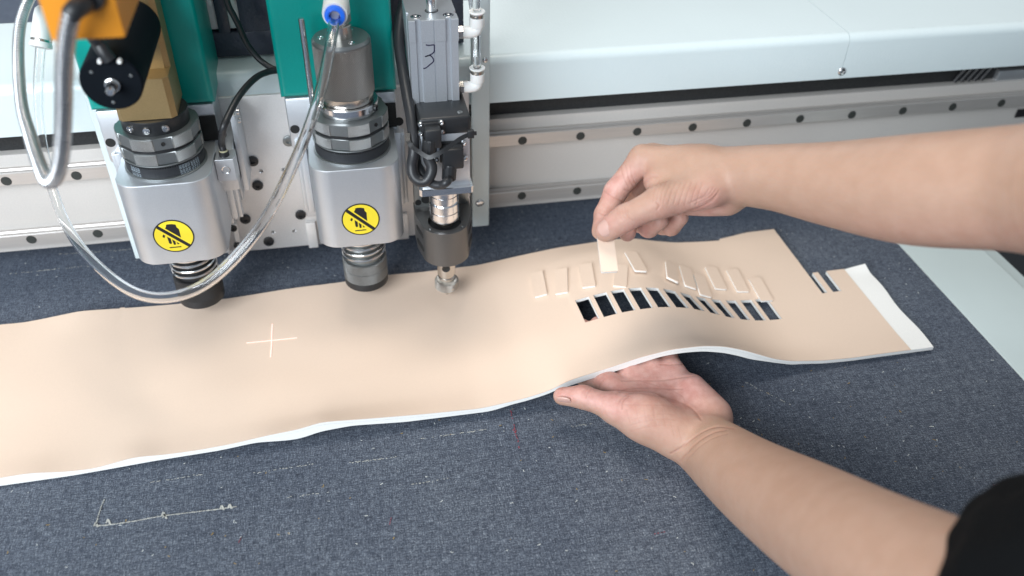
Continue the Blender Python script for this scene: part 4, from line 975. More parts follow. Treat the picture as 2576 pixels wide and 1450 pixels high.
hard = set(np.round(list(HL)+list(HR)+[U1, s1b, s2a, s2b, XB, XE, .3714, .3717, -.2304, -.23, -.226, -.2256], 5))
for c in cols[1:]:
    if c in hard:
        if keepc[-1] not in hard and c-keepc[-1] < 0.0006: keepc[-1] = c
        else: keepc.append(c)
    elif c-keepc[-1] > 0.0008: keepc.append(c)
cols = np.array(keepc)
rows = np.concatenate([np.linspace(WF, WN, 22), np.linspace(WN, WS, 11)[1:], np.linspace(WS, WT, 9)[1:], np.linspace(WT, 0.6756, 22)[1:]])
iN, iS, iT = 21, 31, 39
nc, nr_ = len(cols), len(rows)
GX, GW = np.meshgrid(cols, rows, indexing='ij')
fr_ = np.clip((GW-WT)/(0.6756-WT), 0, 1)
GW = np.where(fr_ > 0, WT+fr_*(wback(GX)-WT), GW)
GXs = GX-0.0012*np.clip((GW-WN)/(WK-WN), 0, 1)*((GX > 0.18) & (GX < 0.385))*(GW < WT)   # rows lean a little
# the right end waves slightly
GXs = GXs+np.where(GX > XB+1e-6, 0.0012*np.sin(GW*90)*(GX-XB)/(XE-XB), 0)
GZ = topz(GX, GW)
GZ = GZ+np.where((GX > XB) & (GW > WT-0.012), 0.004*((GX-XB)/(XE-XB)), 0)*np.clip((GW-WT+0.012)/0.012, 0, 1)
GY = GW+SL_*GX
cx_ = (cols[1:]+cols[:-1])/2; cell = np.ones((nc-1, nr_-1), bool)
for a, b in zip(HL, HR):
    cell[np.ix_((cx_ > a) & (cx_ < b), np.arange(iN, iS))] = False
cell[np.ix_(cx_ > U1, np.arange(iT, nr_-1))] = False
for a, b in ((s1a, s1b), (s2a, s2b)): cell[np.ix_((cx_ > a) & (cx_ < b), np.arange(iS-1, iT))] = False
def slab(zt, zb, mask):
    n = nc*nr_; V = np.concatenate([np.stack([GXs, GY, zt], -1).reshape(-1, 3), np.stack([GXs, GY, zb], -1).reshape(-1, 3)])
    id_ = lambda i, j: i*nr_+j
    fs = []
    I, J = np.nonzero(mask)
    for i, j in zip(I, J):
        a, b, c, d = id_(i, j), id_(i+1, j), id_(i+1, j+1), id_(i, j+1)
        fs.append([a, b, c, d]); fs.append([n+d, n+c, n+b, n+a])
        if j == 0 or not mask[i, j-1]: fs.append([a, n+a, n+b, b])
        if j == nr_-2 or not mask[i, j+1]: fs.append([c, n+c, n+d, d])
        if i == 0 or not mask[i-1, j]: fs.append([d, n+d, n+a, a])
        if i == nc-2 or not mask[i+1, j]: fs.append([b, n+b, n+c, c])
    used = np.unique(np.concatenate([np.array(f) for f in fs])); rm = -np.ones(2*n, int); rm[used] = np.arange(len(used))
    b_ = MB(); b_.add(V[used], [[int(rm[k]) for k in f] for f in fs]); return b_
sheet = thing('leather_sheet', 'long beige leather sheet with white foam backing and a row of cut windows', 'leather sheet', (0.1, 0.58, 0.0))
skin_mask = cell & (cx_ < XB)[:, None]
part('leather_face', slab(GZ, GZ-0.0005, skin_mask), MT['leather'], sheet, smooth=30)
part('foam_layer', slab(GZ-np.where(GX > XB+1e-6, 0.0006, 0.00055), GZ-0.0030, cell), MT['foamwhite'], sheet, smooth=30)
fb_ = np.interp(GX, *PB); tf = np.exp(-((GW-WF)/0.012)**2)
zb_ = GZ-0.0036; zbf = np.minimum(fb_, GZ-0.0040); zb2_ = np.maximum(zb_*(1-tf)+zbf*tf, 0.0004)
ztl = GZ-0.00308-0.00012*tf
backmask = cell.copy()
part('fabric_backing', slab(np.maximum(ztl, zb2_+0.0003), zb2_, backmask), MT['foamwhite'], sheet, smooth=30)

def sheet_hit(px, py):
    z = 0.02
    for k in range(60):
        p = Zp(px, py, z); w = p[1]-SL_*p[0]; z = 0.6*z+0.4*float(topz(p[0], w))
    return Zp(px, py, z)
def sheet_n(x, y):
    e = 0.004; w = y-SL_*x
    zx = (topz(x+e, w)-topz(x-e, w))/(2*e); zy = (topz(x, w+e)-topz(x, w-e))/(2*e)
    n = Vector((-float(zx), -float(zy), 1)); return n.normalized()
# the cut-out pieces
PWD, PLN, PTH = 0.0122, 0.0355, 0.0023
def rrect(w, l, r):
    out = []
    for sx_, sy_, a0 in ((-1, -1, 180), (1, -1, 270), (1, 1, 0), (-1, 1, 90)):
        for a in np.linspace(a0, a0+90, 4): out.append((sx_*(w/2-r)+r*math.cos(math.radians(a)), sy_*(l/2-r)+r*math.sin(math.radians(a))))
    return out
pc_face = mesh_of('beige_face', MB().prism(rrect(PWD, PLN, 0.0011), PTH-0.0006, PTH), MT['leather'])
pc_core = mesh_of('white_core', MB().prism(rrect(PWD, PLN, 0.0011), 0.0, PTH-0.00062), MT['foamwhite'])
def piece(label, M4):
    r = bpy.data.objects.new('cut_piece', None); COL.objects.link(r); r.empty_display_size = 0.01
    r.matrix_world = M4; tag(r, label, 'leather piece', 'cut leather pieces')
    for me in (pc_face, pc_core):
        o = bpy.data.objects.new(me.name, me); COL.objects.link(o); o.parent = r
    return r
C4 = lambda p: (1320.7+p[0]*.26855, 628.9+p[1]*.26855)
PCS = [((152, 441), (112, 228), 0.0, 'leftmost cut piece of the row, lying flat left of the windows'),
       ((345, 417), (340, 200), 0.0, 'second cut piece from the left, standing straight beside the leftmost one'),
       ((602, 365), (565, 150), 0.0, 'third cut piece from the left, just above the first window'),
       ((888, 352), (903, 152), -.001, 'cut piece almost flush at the top of the third window, under the held strip'),
       ((1082, 222), (985, 40), 0.03, 'highest lying cut piece, set back right of the held strip'),
       ((1374, 296), (1362, 148), 0.03, 'cut piece turned askew with its bright end raised, right of the highest one'),
       ((1545, 360), (1490, 182), 0.0, 'cut piece above the eighth window, tucked right of the askew one'),
       ((1690, 445), (1622, 252), 0.0, 'cut piece sunk against the edge of the ninth window'),
       ((1830, 374), (1735, 182), 0.0, 'third cut piece from the right, lying clear above the windows'),
       ((2040, 402), (1935, 200), 0.0, 'second cut piece from the right, above the eleventh window'),
       ((2265, 492), (2145, 278), 0.0, 'rightmost cut piece, overhanging the last window')]
for near, far, lift, lab in PCS:
    a = Vector(sheet_hit(*C4(near))); b = Vector(sheet_hit(*C4(far))); c = (a+b)/2
    n = sheet_n(c.x, c.y); yv = (b-a); yv = (yv-n*yv.dot(n)).normalized()
    if lift > 0: yv = (yv-n*lift).normalized(); n = (n-yv*n.dot(yv)).normalized()
    xv = yv.cross(n)
    z_ = float(topz(c.x, c.y-SL_*c.x)); c.z = z_+0.0003+(lift if lift < 0 else lift*PLN*0.45)
    # stay clear of the curved sheet under the ends
    M4 = Matrix(((xv.x, yv.x, n.x, c.x), (xv.y, yv.y, n.y, c.y), (xv.z, yv.z, n.z, c.z), (0, 0, 0, 1)))
    if lift >= 0:
        worst = 0
        for u in (-.5, .5):
            for v in (-.5, -.25, 0, .25, .5):
                q = M4 @ Vector((u*PWD, v*PLN, 0)); worst = max(worst, float(topz(q.x, q.y-SL_*q.x))-q.z)
        M4.translation += Vector((0, 0, min(worst, 0.002)))
    piece(lab, M4)
# red laser cross: the projected light is drawn as glowing strips on the leather
cross = thing('laser_cross', 'pale red laser cross shining on the leather in front of the heads', 'laser mark', tuple(sheet_hit(683, 858)))
for pts in ([(620, 864), (660, 860), (700, 856), (747, 851)], [(685, 816), (684, 840), (683, 870), (681, 900)]):
    P = np.array([sheet_hit(x, y) for x, y in spline(pts, 24)]); P[:, 2] += 0.0004
    mb = MB(); mb.ribbon(P, (0, 0, 1), 0.0009, 0.0001); part('beam_line', mb, MT['laser'], cross, smooth=0)

# ------------------------------------------------------------------ person: arms from blended tapered limbs
def surface_net(f, org, h):
    """quads of the zero level of f sampled on a regular grid"""
    s = f < 0; nx, ny, nz = f.shape
    c = np.zeros((nx-1, ny-1, nz-1), np.int8)
    for i in (0, 1):
        for j in (0, 1):
            for k in (0, 1): c += s[i:nx-1+i, j:ny-1+j, k:nz-1+k]
    act = (c > 0) & (c < 8); I, J, K = np.nonzero(act)
    idx = -np.ones(act.shape, np.int64); idx[I, J, K] = np.arange(len(I))
    acc = np.zeros((len(I), 3)); cnt = np.zeros(len(I))
    cor = [(i, j, k) for i in (0, 1) for j in (0, 1) for k in (0, 1)]
    for a in cor:
        for ax_ in range(3):
            if a[ax_]: continue
            b = list(a); b[ax_] = 1
            fa = f[I+a[0], J+a[1], K+a[2]]; fb = f[I+b[0], J+b[1], K+b[2]]
            m = (fa < 0) != (fb < 0); t = np.where(m, fa/np.where(m, fa-fb, 1), 0)
            p = np.tile(np.array(a, float), (len(I), 1)); p[:, ax_] += t
            acc[m] += p[m]; cnt[m] += 1
    V = np.stack([I, J, K], 1)+acc/np.maximum(cnt, 1)[:, None]
    V = V*h+org
    fs = []
    for ax_ in range(3):
        o1, o2 = [(1, 2), (2, 0), (0, 1)][ax_]
        sl0 = [slice(1, n-1) for n in f.shape]; sl1 = list(sl0); sl0[ax_] = slice(0, f.shape[ax_]-1); sl1[ax_] = slice(1, f.shape[ax_])
        A = s[tuple(sl0)]; B_ = s[tuple(sl1)]
        for flip in (False, True):
            P = np.argwhere((A & ~B_) if not flip else (~A & B_))
            if len(P) == 0: continue
            off = np.array([1, 1, 1]); off[ax_] = 0; P = P+off
            def cid(d1, d2):
                q = P.copy(); q[:, o1] -= d1; q[:, o2] -= d2; return idx[q[:, 0], q[:, 1], q[:, 2]]
            Q = np.stack([cid(1, 1), cid(0, 1), cid(0, 0), cid(1, 0)], 1)
            if flip: Q = Q[:, ::-1]
            fs.append(Q[(Q >= 0).all(1)])
    return V, np.vstack(fs)
class Body:
    """signed distance of a limb: groups of tapered capsules blended inside the group, then with the base"""
    def __init__(s, org_axis_x, up):
        x = np.array(org_axis_x, float); x /= np.linalg.norm(x); z = np.array(up, float); z -= x*(x@z); z /= np.linalg.norm(z)
        s.A = np.stack([x, np.cross(z, x), z]); s.groups = []
    def group(s, caps, k_in, k_base=0.0, k_out=0.001): s.groups.append((caps, k_in, k_base, k_out))
    def build(s, h):
        L = []
        for caps, *_ in s.groups:
            for it in caps:
                for c in (it if isinstance(it, list) else [it]): L += [s.A @ c[0]-c[2]*1.3, s.A @ c[0]+c[2]*1.3, s.A @ c[1]-c[3]*1.3, s.A @ c[1]+c[3]*1.3]
        L = np.array(L); lo = L.min(0)-0.008; hi = L.max(0)+0.008
        n = np.ceil((hi-lo)/h).astype(int)+1
        ax_ = [lo[i]+h*np.arange(n[i]) for i in range(3)]
        base = None; R_ = None
        def sub(bb0, bb1):
            i0 = np.maximum(((bb0-lo)/h).astype(int), 0); i1 = np.minimum(np.ceil((bb1-lo)/h).astype(int)+1, n); return tuple(slice(a, b) for a, b in zip(i0, i1))
        def smin(a, b, k):
            if k <= 0: return np.minimum(a, b)
            t = np.maximum(k-np.abs(a-b), 0)/k; return np.minimum(a, b)-t*t*k*0.25
        for gi, (caps, kin, kb, ko) in enumerate(s.groups):
            mg = 0.012+kin
            pts = np.array([q for it in caps for c in (it if isinstance(it, list) else [it]) for q in (s.A @ c[0]-c[2]*1.3-mg, s.A @ c[0]+c[2]*1.3+mg, s.A @ c[1]-c[3]*1.3-mg, s.A @ c[1]+c[3]*1.3+mg)])
            sl = sub(pts.min(0), pts.max(0)); shp = tuple(q.stop-q.start for q in sl)
            G = np.full(shp, 0.05, np.float32)
            def field(c, T, mode_k):
                a, b = s.A @ c[0], s.A @ c[1]; ra, rb = c[2], c[3]; sq = c[4] if len(c) > 4 else None
                q = np.array([a-ra*1.3-mg, a+ra*1.3+mg, b-rb*1.3-mg, b+rb*1.3+mg]); s2 = sub(q.min(0), q.max(0))
                loc = tuple(slice(max(u.start, v.start)-v.start, min(u.stop, v.stop)-v.start) for u, v in zip(s2, sl))
                X = [ax_[i][sl[i]][loc[i]].astype(np.float32) for i in range(3)]
                D = [X[0][:, None, None]-a[0], X[1][None, :, None]-a[1], X[2][None, None, :]-a[2]]
                d = b-a; dd = d@d+1e-12
                t = np.clip((D[0]*d[0]+D[1]*d[1]+D[2]*d[2])/dd, 0, 1)
                E = [D[i]-t*d[i] for i in range(3)]
                r2 = E[0]**2+E[1]**2+E[2]**2
                if sq is not None:                      # widen along direction sq[0] by factor sq[1]
                    nv = s.A @ np.array(sq[0]); nv = nv/np.linalg.norm(nv); pr = E[0]*nv[0]+E[1]*nv[1]+E[2]*nv[2]
                    r2 = r2-pr*pr*(1-1/sq[1]**2)
                v = np.sqrt(np.maximum(r2, 0))-(ra+t*(rb-ra))
                T[loc] = smin(T[loc], v, mode_k)
            for it in caps:
                if isinstance(it, list):
                    W_ = np.full(shp, 0.05, np.float32)
                    for c in it: field(c, W_, 0)
                    G = smin(G, W_, kin)
                else: field(it, G, kin)
            if base is None:
                base = np.full(tuple(n), 0.05, np.float32); base[sl] = G; R_ = base.copy()
            else:
                g2 = smin(base[sl], G, kb); R_[sl] = smin(R_[sl], g2, ko)
        V, Q = surface_net(R_, lo, h)
        # relax
        nv = len(V); e = np.vstack([Q[:, [0, 1]], Q[:, [1, 2]], Q[:, [2, 3]], Q[:, [3, 0]]])
        for it in range(4):
            acc = np.zeros((nv, 3)); cnt = np.zeros(nv)
            np.add.at(acc, e[:, 0], V[e[:, 1]]); np.add.at(cnt, e[:, 0], 1); np.add.at(acc, e[:, 1], V[e[:, 0]]); np.add.at(cnt, e[:, 1], 1)
            V = V+0.45*(acc/np.maximum(cnt, 1)[:, None]-V)
        return V @ s.A, Q
def to_px(V):
    q = V-CAM; d = q @ FX; return np.stack([PW/2+F*(q @ RX)/d, PH/2-F*(q @ UX)/d, d], 1)
def subdivide(V, Q):
    me = bpy.data.meshes.new('t'); me.from_pydata(V.tolist(), [], Q.tolist()); o = bpy.data.objects.new('t', me); COL.objects.link(o)
    m = o.modifiers.new('s', 'SUBSURF'); m.levels = 1; m.render_levels = 1
    dg = bpy.context.evaluated_depsgraph_get(); dg.update(); e = o.evaluated_get(dg).data
    V2 = np.empty(len(e.vertices)*3); e.vertices.foreach_get('co', V2); V2 = V2.reshape(-1, 3)
    Q2 = np.empty(len(e.loops), np.int32); e.loops.foreach_get('vertex_index', Q2); Q2 = Q2.reshape(-1, 4)
    bpy.data.objects.remove(o); bpy.data.meshes.remove(me); return V2, Q2
def vnormals(V, Q):
    n = np.cross(V[Q[:, 2]]-V[Q[:, 0]], V[Q[:, 3]]-V[Q[:, 1]]); N = np.zeros_like(V)
    for k in range(4): np.add.at(N, Q[:, k], n)
    return N/(np.linalg.norm(N, axis=1)[:, None]+1e-12)
def polydist(P2, line):
    d = np.full(len(P2), 1e9); L = np.array(line, float)
    for a, b in zip(L[:-1], L[1:]):
        ab = b-a; t = np.clip(((P2-a)@ab)/(ab@ab+1e-9), 0, 1); d = np.minimum(d, np.linalg.norm(P2-(a+t[:, None]*ab), axis=1))
    return d
def skin_mesh(name, V, Q, folds, flush_fn, parent, label=None):
    """folds: (polyline measured in the photograph, width px, depth m, redness) pressed into the side of the limb that faces it"""
    N = vnormals(V, Q); px = to_px(V); facing = ((CAM-V)*N).sum(1) > 0
    disp = np.zeros(len(V)); fold = np.zeros(len(V))
    for line, wpx, dep, red in folds:
        L = spline(line, 30) if len(line) > 2 else np.array(line)
        bb = (px[:, 0] > L[:, 0].min()-20) & (px[:, 0] < L[:, 0].max()+20) & (px[:, 1] > L[:, 1].min()-20) & (px[:, 1] < L[:, 1].max()+20) & facing
        ii = np.nonzero(bb)[0]
        if len(ii) == 0: continue
        d = polydist(px[ii, :2], L); near = d < wpx*3
        ii = ii[near]; d = d[near]
        if len(ii) == 0: continue
        # only the nearest layer of skin
        dmin = np.percentile(px[ii, 2], 12); ok = px[ii, 2] < dmin+0.03; ii = ii[ok]; d = d[ok]
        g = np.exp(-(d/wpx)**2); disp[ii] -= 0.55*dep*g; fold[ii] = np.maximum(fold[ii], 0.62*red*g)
        pass
    V = V+N*disp[:, None]
    me = bpy.data.meshes.new(name); me.from_pydata(V.tolist(), [], Q.tolist())
    me.materials.append(MT['skin']); me.polygons.foreach_set('use_smooth', [True]*len(me.polygons))
    a = me.attributes.new('flush', 'FLOAT', 'POINT'); a.data.foreach_set('value', np.clip(flush_fn(V, px, N), 0, 1).astype(np.float32))
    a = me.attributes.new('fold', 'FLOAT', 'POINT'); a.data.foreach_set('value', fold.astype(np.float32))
    o = bpy.data.objects.new(name, me); COL.objects.link(o); o.parent = parent; o.location = -wloc(parent)
    if label: o['label'] = label
    return o
person = thing('person', 'person in a black shirt reaching in from the right with both bare arms', 'person', (0.75, 0.25, 0.0))
cap = lambda a, b, ra, rb, sq=None: (np.array(a), np.array(b), ra, rb, sq) if sq is not None else (np.array(a), np.array(b), ra, rb)
def limb(pts, rs, axis, fac, n=64):
    """one smooth tapered limb through pts: short capsules joined without swelling"""
    T = spline([list(p)+[r, f] for p, r, f in zip(pts, rs, fac)], n)
    return [cap(T[i, :3], T[i+1, :3], T[i, 3], T[i+1, 3], (axis, T[i, 4])) for i in range(n-1)]
def chain(pts, rs): return [cap(pts[i], pts[i+1], rs[i], rs[i+1]) for i in range(len(pts)-1)]
# ---- right arm: pinching a strip between thumb and index finger
d_ = Dp
wr = d_(1822, 441, .640)
B1 = Body(d_(2560, 475, .50)-d_(1600, 440, .65), -UX*0+UX)
fw = FX                                                     # limbs are a little deeper (along the view) than they look tall
arm = [limb([d_(2860, 490, .435), d_(2760, 482, .455), d_(2560, 475, .50), d_(2300, 478, .545), d_(2100, 464, .585), d_(1950, 447, .615), wr, d_(1740, 438, .648)],
            [.0415, .0405, .0370, .0352, .0289, .0235, .0206, .0190], fw, [1, 1, 1, 1, 1.05, 1.15, 1.3, 1.35])]
MI, MM, MR_, MP = d_(1617, 399, .652), d_(1640, 396, .672), d_(1668, 403, .690), d_(1700, 415, .704)
arm += [cap(d_(1760, 420, .640), MI, .0150, .0100), cap(d_(1770, 425, .650), MM, .0150, .0102), cap(d_(1780, 430, .662), MR_, .0145, .0100), cap(d_(1790, 440, .668), MP, .0140, .0095),
        cap(d_(1790, 455, .636), d_(1655, 455, .640), .0150, .0105), cap(d_(1735, 500, .662), d_(1828, 497, .650), .0125, .0140), cap(d_(1700, 470, .66), d_(1780, 480, .66), .0130, .0150)]
B1.group(arm, 0.009)
B1.group([cap(d_(1775, 478, .626), d_(1660, 508, .620), .0145, .0118), cap(d_(1660, 508, .620), d_(1572, 549, .622), .0114, .0094), cap(d_(1572, 549, .622), d_(1522, 581, .631), .0096, .0080), cap(d_(1548, 565, .626), d_(1530, 577, .630), .0086, .0080)], 0.004, 0.010, 0.0008)
B1.group(chain([MI, d_(1549, 482, .662), d_(1521, 541, .660), d_(1509, 583, .645)], [.0100, .0090, .0080, .0064]), 0.003, 0.005, 0.0008)
B1.group(chain([MM, d_(1590, 490, .690), d_(1580, 555, .682), d_(1578, 587, .664)], [.0100, .0090, .0080, .0068]), 0.003, 0.005, 0.0008)
B1.group(chain([MR_, d_(1611, 558, .700), d_(1632, 573, .684), d_(1660, 556, .672)], [.0098, .0088, .0080, .0070]), 0.003, 0.005, 0.0008)
B1.group(chain([MP, d_(1668, 566, .712), d_(1688, 570, .698), d_(1712, 548, .686)], [.0092, .0082, .0076, .0066]), 0.003, 0.005, 0.0008)
V, Q = B1.build(0.0014); V, Q = subdivide(V, Q)
r5 = lambda pts: [(1383.6+x*.30355, 283+y*.30355) for x, y in pts]
f1 = [(r5([(448, 655), (520, 700), (598, 738)]), 2.0, .0008, .6), (r5([(398, 828), (440, 845), (480, 850)]), 2.0, .0007, .5), (r5([(620, 640), (665, 655), (700, 690)]), 2.2, .0006, .5),
      (r5([(745, 660), (780, 590), (830, 540), (880, 530)]), 5.0, .0012, .3)]
for x0 in (585, 625, 660): f1.append((r5([(x0, 440+abs(x0-625)*.3), (x0+25, 540), (x0+70, 620)]), 1.6, .0005, .45))
for x0, y0 in ((560, 800), (580, 815), (602, 800), (625, 790), (648, 800)): f1.append((r5([(x0-6, y0), (x0+8, y0+55), (x0+40, y0+95)]), 1.5, .0004, .4))
for i, x0 in enumerate((838, 870, 905, 945, 985, 1030, 1075, 1120, 1170, 1215)):
    f1.append((r5([(x0+70-i*2, 560+i*3), (x0+25, 660), (x0+(-5 if i > 2 else 15), 740+i*4)]), 1.5, .00045, .35))
f1.append((r5([(885, 750), (905, 775), (890, 805)]), 2.2, .0008, .7))
for k, (x0, y0) in enumerate(((1335, 640), (1355, 655), (1380, 665), (1300, 650))): f1.append((r5([(x0+20, y0-15), (x0-15, y0+35), (x0-70, y0+70), (x0-150, y0+105)]), 1.8, .0006, .4))
f1.append((r5([(1120, 835), (1230, 795), (1340, 735), (1380, 690)]), 3.0, .0010, .45))
def flush1(V, px, N):
    x, y = px[:, 0], px[:, 1]
    g = lambda cx, cy, r: np.exp(-(((x-cx)**2+(y-cy)**2)/r**2))
    return 0.95*g(1530, 470, 55)+0.7*g(1515, 560, 40)+0.9*g(1600, 595, 45)+0.8*g(1780, 520, 60)+0.55*g(1600, 440, 45)+0.6*g(1680, 560, 60)+0.25*np.exp(-((y-600)/60)**2)*(x > 1900)
skin_mesh('arm', V, Q, f1, flush1, person, 'right arm, bent at the wrist, thumb and index finger pinching a small strip')
def nail(parent, base, tip, nrm, w, R_, name='fingernail'):
    """curved nail plate from base to tip on the surface whose outward side is nrm"""
    base, tip, nrm = map(lambda q: np.array(q, float), (base, tip, nrm)); l = tip-base; L_ = np.linalg.norm(l); l /= L_
    nrm = nrm-l*(l@nrm); nrm /= np.linalg.norm(nrm); s_ = np.cross(l, nrm); b = MB(); nu, nv = 9, 9; vs = []
    for layer in (0, -0.0006):
        for i in range(nu):
            u = i/(nu-1)
            for j in range(nv):
                v = -1+2*j/(nv-1); wd = w/2*(1-0.30*abs(2*u-1)**3); a = v*wd/R_
                vs.append(base+l*(u*L_-0.0008*(v*v if u > .5 else -v*v)*0.6)+s_*R_*math.sin(a)+nrm*(R_*(math.cos(a)-1)+layer-0.0004*(2*u-1)**2))
    fs = []; n = nu*nv
    for i in range(nu-1):
        for j in range(nv-1):
            a = i*nv+j; fs.append([a, a+1, a+nv+1, a+nv]); fs.append([n+a, n+a+nv, n+a+nv+1, n+a+1])
    rim = [j for j in range(nv)]+[i*nv+nv-1 for i in range(1, nu)]+[(nu-1)*nv+j for j in range(nv-2, -1, -1)]+[i*nv for i in range(nu-2, 0, -1)]
    for a, c in zip(rim, rim[1:]+rim[:1]): fs.append([a, n+a, n+c, c])
    b.add(vs, fs); return part(name, b, MT['nail'], parent, smooth=80)
def on_surface(px, py, V, depth_max=9, r=9):
    q = to_px(V); m = (np.hypot(q[:, 0]-px, q[:, 1]-py) < r); i = np.nonzero(m)[0]
    return CAM+ray(px, py)*float(np.percentile(q[i, 2], 4)) if len(i) else None
nb_ = on_surface(1535, 563, V); nt_ = on_surface(1506, 585, V)
arm1 = person.children[0]
nail(arm1, nb_, nt_, (CAM-nb_)/np.linalg.norm(CAM-nb_)-0.30*UX*0+UX*0.25, 0.0128, 0.0085)
# strip held between the fingertips
p0 = Dp(1521, 592, .6385); p1 = Dp(1533, 686, .626)
yv = Vector(p0-p1).normalized(); nz_ = Vector(CAM-p1); nz_ = (nz_-yv*nz_.dot(yv)).normalized(); rotm = Quaternion(yv, math.radians(10)); nz_ = rotm @ nz_; xv = yv.cross(nz_)
c = Vector(p1)+yv*(PLN*0.5*0.98)
ph = piece('cut piece held up between thumb and index finger', Matrix(((xv.x, yv.x, nz_.x, c.x), (xv.y, yv.y, nz_.y, c.y), (xv.z, yv.z, nz_.z, c.z), (0, 0, 0, 1))))

# ---- left arm: open palm under the sheet
Z_ = Zp
def under(px, py, r, gap=0.0068):
    """point seen at a pixel, a finger's radius below the sheet"""
    z = 0.02
    for k in range(60):
        p = Zp(px, py, z); w = max(p[1]-SL_*p[0], WF); z = 0.7*z+0.3*(float(topz(p[0], w))-gap-r)
    return Zp(px, py, max(z, r*0.9))
B2 = Body(d_(2260, 1390, .46)-d_(1600, 980, .70), np.array((0, 0, 1.0)))
wl = d_(1772, 1120, .672)
side = np.cross(d_(2245, 1385, .46)-wl, FX); side /= np.linalg.norm(side)
arm = [limb([d_(2700, 1690, .33), d_(2560, 1600, .37), d_(2225, 1415, .458), d_(2035, 1303, .535), d_(1885, 1207, .608), wl, d_(1725, 1080, .690)],
            [.0410, .0400, .0365, .0335, .0280, .0213, .0185], side, [1, 1, 1, 1.05, 1.1, 1.22, 1.35])]
MI, MM, MR_, MP = Z_(1532, 968, .024), Z_(1588, 940, .026), Z_(1642, 932, .028), Z_(1692, 938, .030)
pc0 = d_(1735, 1085, .690)
arm += [cap(pc0, MI, .0145, .0100), cap(d_(1748, 1075, .692), MM, .0145, .0102), cap(d_(1765, 1068, .692), MR_, .0150, .0102), cap(d_(1790, 1062, .690), MP, .0155, .0098),
        cap(d_(1700, 1092, .674), d_(1625, 1052, .676), .0195, .0185), cap(d_(1625, 1052, .676), d_(1560, 1030, .684), .0175, .0125),
        cap(d_(1790, 1040, .688), d_(1742, 975, .700), .0145, .0105)]
B2.group(arm, 0.009)
B2.group([cap(d_(1600, 1043, .678), d_(1545, 1026, .684), .0150, .0112), cap(d_(1545, 1026, .684), d_(1466, 999, .690), .0106, .0090), cap(d_(1466, 999, .690), d_(1414, 997, .694), .0092, .0074)], 0.004, 0.008, 0.0008)
B2.group(chain([MI, under(1470, 945, .009), under(1440, 912, .008), under(1424, 888, .007)], [.0098, .0086, .0078, .0068]), 0.003, 0.006, 0.0008)
B2.group(chain([MM, under(1530, 885, .009), under(1492, 842, .008, .0055), under(1467, 822, .0072, .0056)], [.0098, .0088, .0080, .0070]), 0.003, 0.006, 0.0008)
B2.group(chain([MR_, under(1590, 882, .009), under(1532, 838, .008, .0055), under(1503, 815, .0072, .0054)], [.0098, .0088, .0080, .0070]), 0.003, 0.006, 0.0008)
B2.group(chain([MP, under(1679, 893, .0082, .0072), under(1660, 866, .0075), under(1642, 842, .0066)], [.0096, .0082, .0074, .0064]), 0.003, 0.006, 0.0008)
V, Q = B2.build(0.0014); V, Q = subdivide(V, Q)
r6 = lambda pts: [(1352.1+x*.26022, 849+y*.26022) for x, y in pts]
f2 = [(r6([(820, 420), (1000, 415), (1200, 415), (1400, 385), (1530, 372)]), 2.2, .0008, .5), (r6([(760, 545), (880, 500), (1050, 487), (1230, 495), (1400, 500)]), 2.2, .0008, .5),
      (r6([(790, 620), (830, 570), (950, 530), (1150, 560), (1350, 610), (1500, 690), (1580, 790)]), 3.0, .0012, .45), (r6([(815, 690), (818, 640), (835, 600), (880, 570)]), 2.4, .0010, .6),
      (r6([(1290, 1125), (1400, 1060), (1520, 960), (1640, 890), (1760, 862), (1900, 880)]), 2.2, .0012, .6), (r6([(1380, 1200), (1440, 1120), (1560, 1000), (1700, 920), (1830, 890)]), 2.4, .0011, .55),
      (r6([(1450, 1180), (1560, 1060), (1700, 970), (1840, 930)]), 2.0, .0005, .3), (r6([(470, 590), (490, 540), (520, 500)]), 1.8, .0005, .4), (r6([(455, 560), (470, 520), (490, 495)]), 1.6, .0004, .3),
      (r6([(590, 500), (610, 450), (650, 400)]), 1.8, .0005, .4), (r6([(1190, 260), (1300, 262), (1400, 258)]), 2.0, .0007, .5), (r6([(1000, 420), (1140, 460), (1390, 560), (1440, 700)]), 1.6, .0004, .35),
      (r6([(830, 650), (1000, 655), (1200, 655), (1350, 680)]), 1.6, .0004, .35)]
for x0, y0, l in ((870, 700, 130), (955, 660, 160), (1035, 665, 160), (1130, 680, 190), (1215, 680, 180), (1300, 820, 130), (1370, 860, 130)): f2.append((r6([(x0-10, y0), (x0+5, y0+l*.5), (x0+25, y0+l)]), 1.3, .0003, .3))
for y0 in (740, 790, 850): f2.append((r6([(900, y0+60), (1060, y0+20), (1230, y0), (1330, y0+10)]), 1.3, .0003, .28))
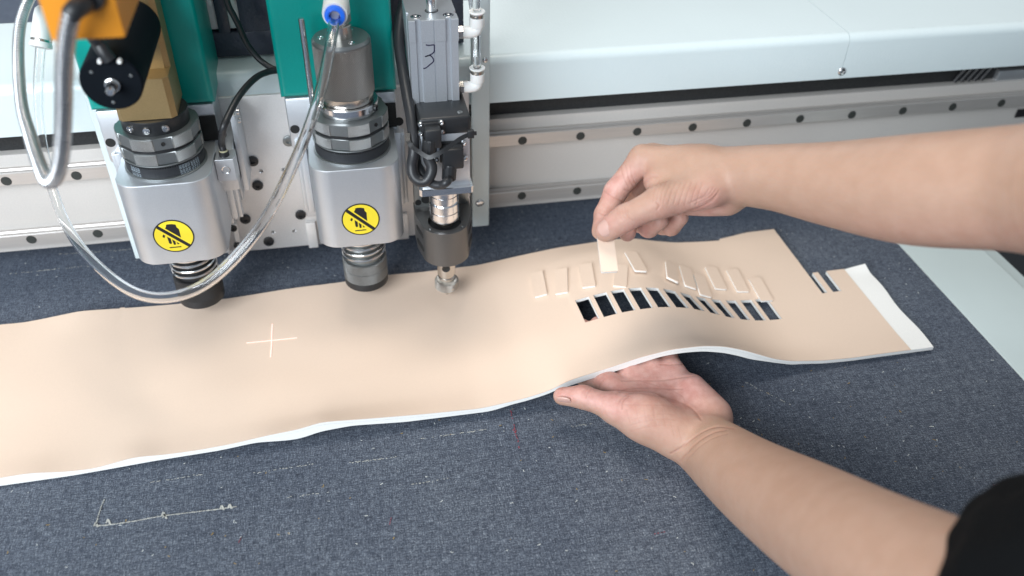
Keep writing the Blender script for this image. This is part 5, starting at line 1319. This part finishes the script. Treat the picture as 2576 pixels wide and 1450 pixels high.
for k in range(4): f2.append((r6([(430+k*22, 640+k*14), (455+k*24, 680+k*16), (470+k*26, 715+k*18)]), 1.3, .0003, .3))
pal = d_(1650, 1000, .69)
def flush2(V, px, N):
    up = np.clip(N[:, 2]*1.4+0.1, 0, 1)
    axis = (d_(2245, 1385, .46)-wl); axis /= np.linalg.norm(axis); t = (V-wl) @ axis
    return np.clip(0.5-t*28, 0, 1)*(0.25+0.75*up)
skin_mesh('arm', V, Q, f2, flush2, person, 'left arm, open palm upward under the lifted sheet')
arm2 = [c for c in person.children if c.name.startswith('arm')][-1]
a = on_surface(1436, 1012, V, r=6); b = on_surface(1402, 1008, V, r=6)
if a is not None and b is not None: nail(arm2, a-UX*0.0005, b-UX*0.0005, (CAM-a)/np.linalg.norm(CAM-a)*0.55-UX*1.0, 0.0100, 0.0080)
# ---- black shirt: two sleeves and the body of the shirt, just beyond the right edge of the view
B3 = Body((0, 1, 0.0), (0, 0, 1.0))
e1_, e2_ = d_(2960, 500, .42), d_(2760, 1600, .34)
s1_, s2_ = np.array((0.86, 0.40, 0.42)), np.array((0.72, 0.03, 0.46))
sl1 = d_(2840, 500, .44); sl2 = d_(2655, 1530, .400); sl2b = d_(2720, 1480, .38)
B3.group([cap(sl1, e1_, .0450, .0480), cap(e1_, s1_, .0480, .066)], 0.02)
B3.group([cap(sl2, sl2b, .0470, .0530), cap(sl2, e2_, .0470, .0520), cap(e2_, s2_, .052, .072)], 0.02, 0.02, 0.002)
B3.group([cap(s1_, s2_, .08, .08), cap((0.86, 0.23, 0.40), (0.93, 0.24, -0.10), .13, .15, ((0, 1, 0), 1.35))], 0.03, 0.04, 0.02)
V, Q = B3.build(0.005)
q = np.sin(V[:, 0]*160+V[:, 2]*120)*np.sin(V[:, 1]*140-V[:, 2]*90); V = V+vnormals(V, Q)*(0.0012*q)[:, None]
b = MB(); b.v = [tuple(p) for p in V]; b.f = Q.tolist(); b.m = [0]*len(b.f)
part('black_shirt', b, MT['cloth'], person, smooth=80)
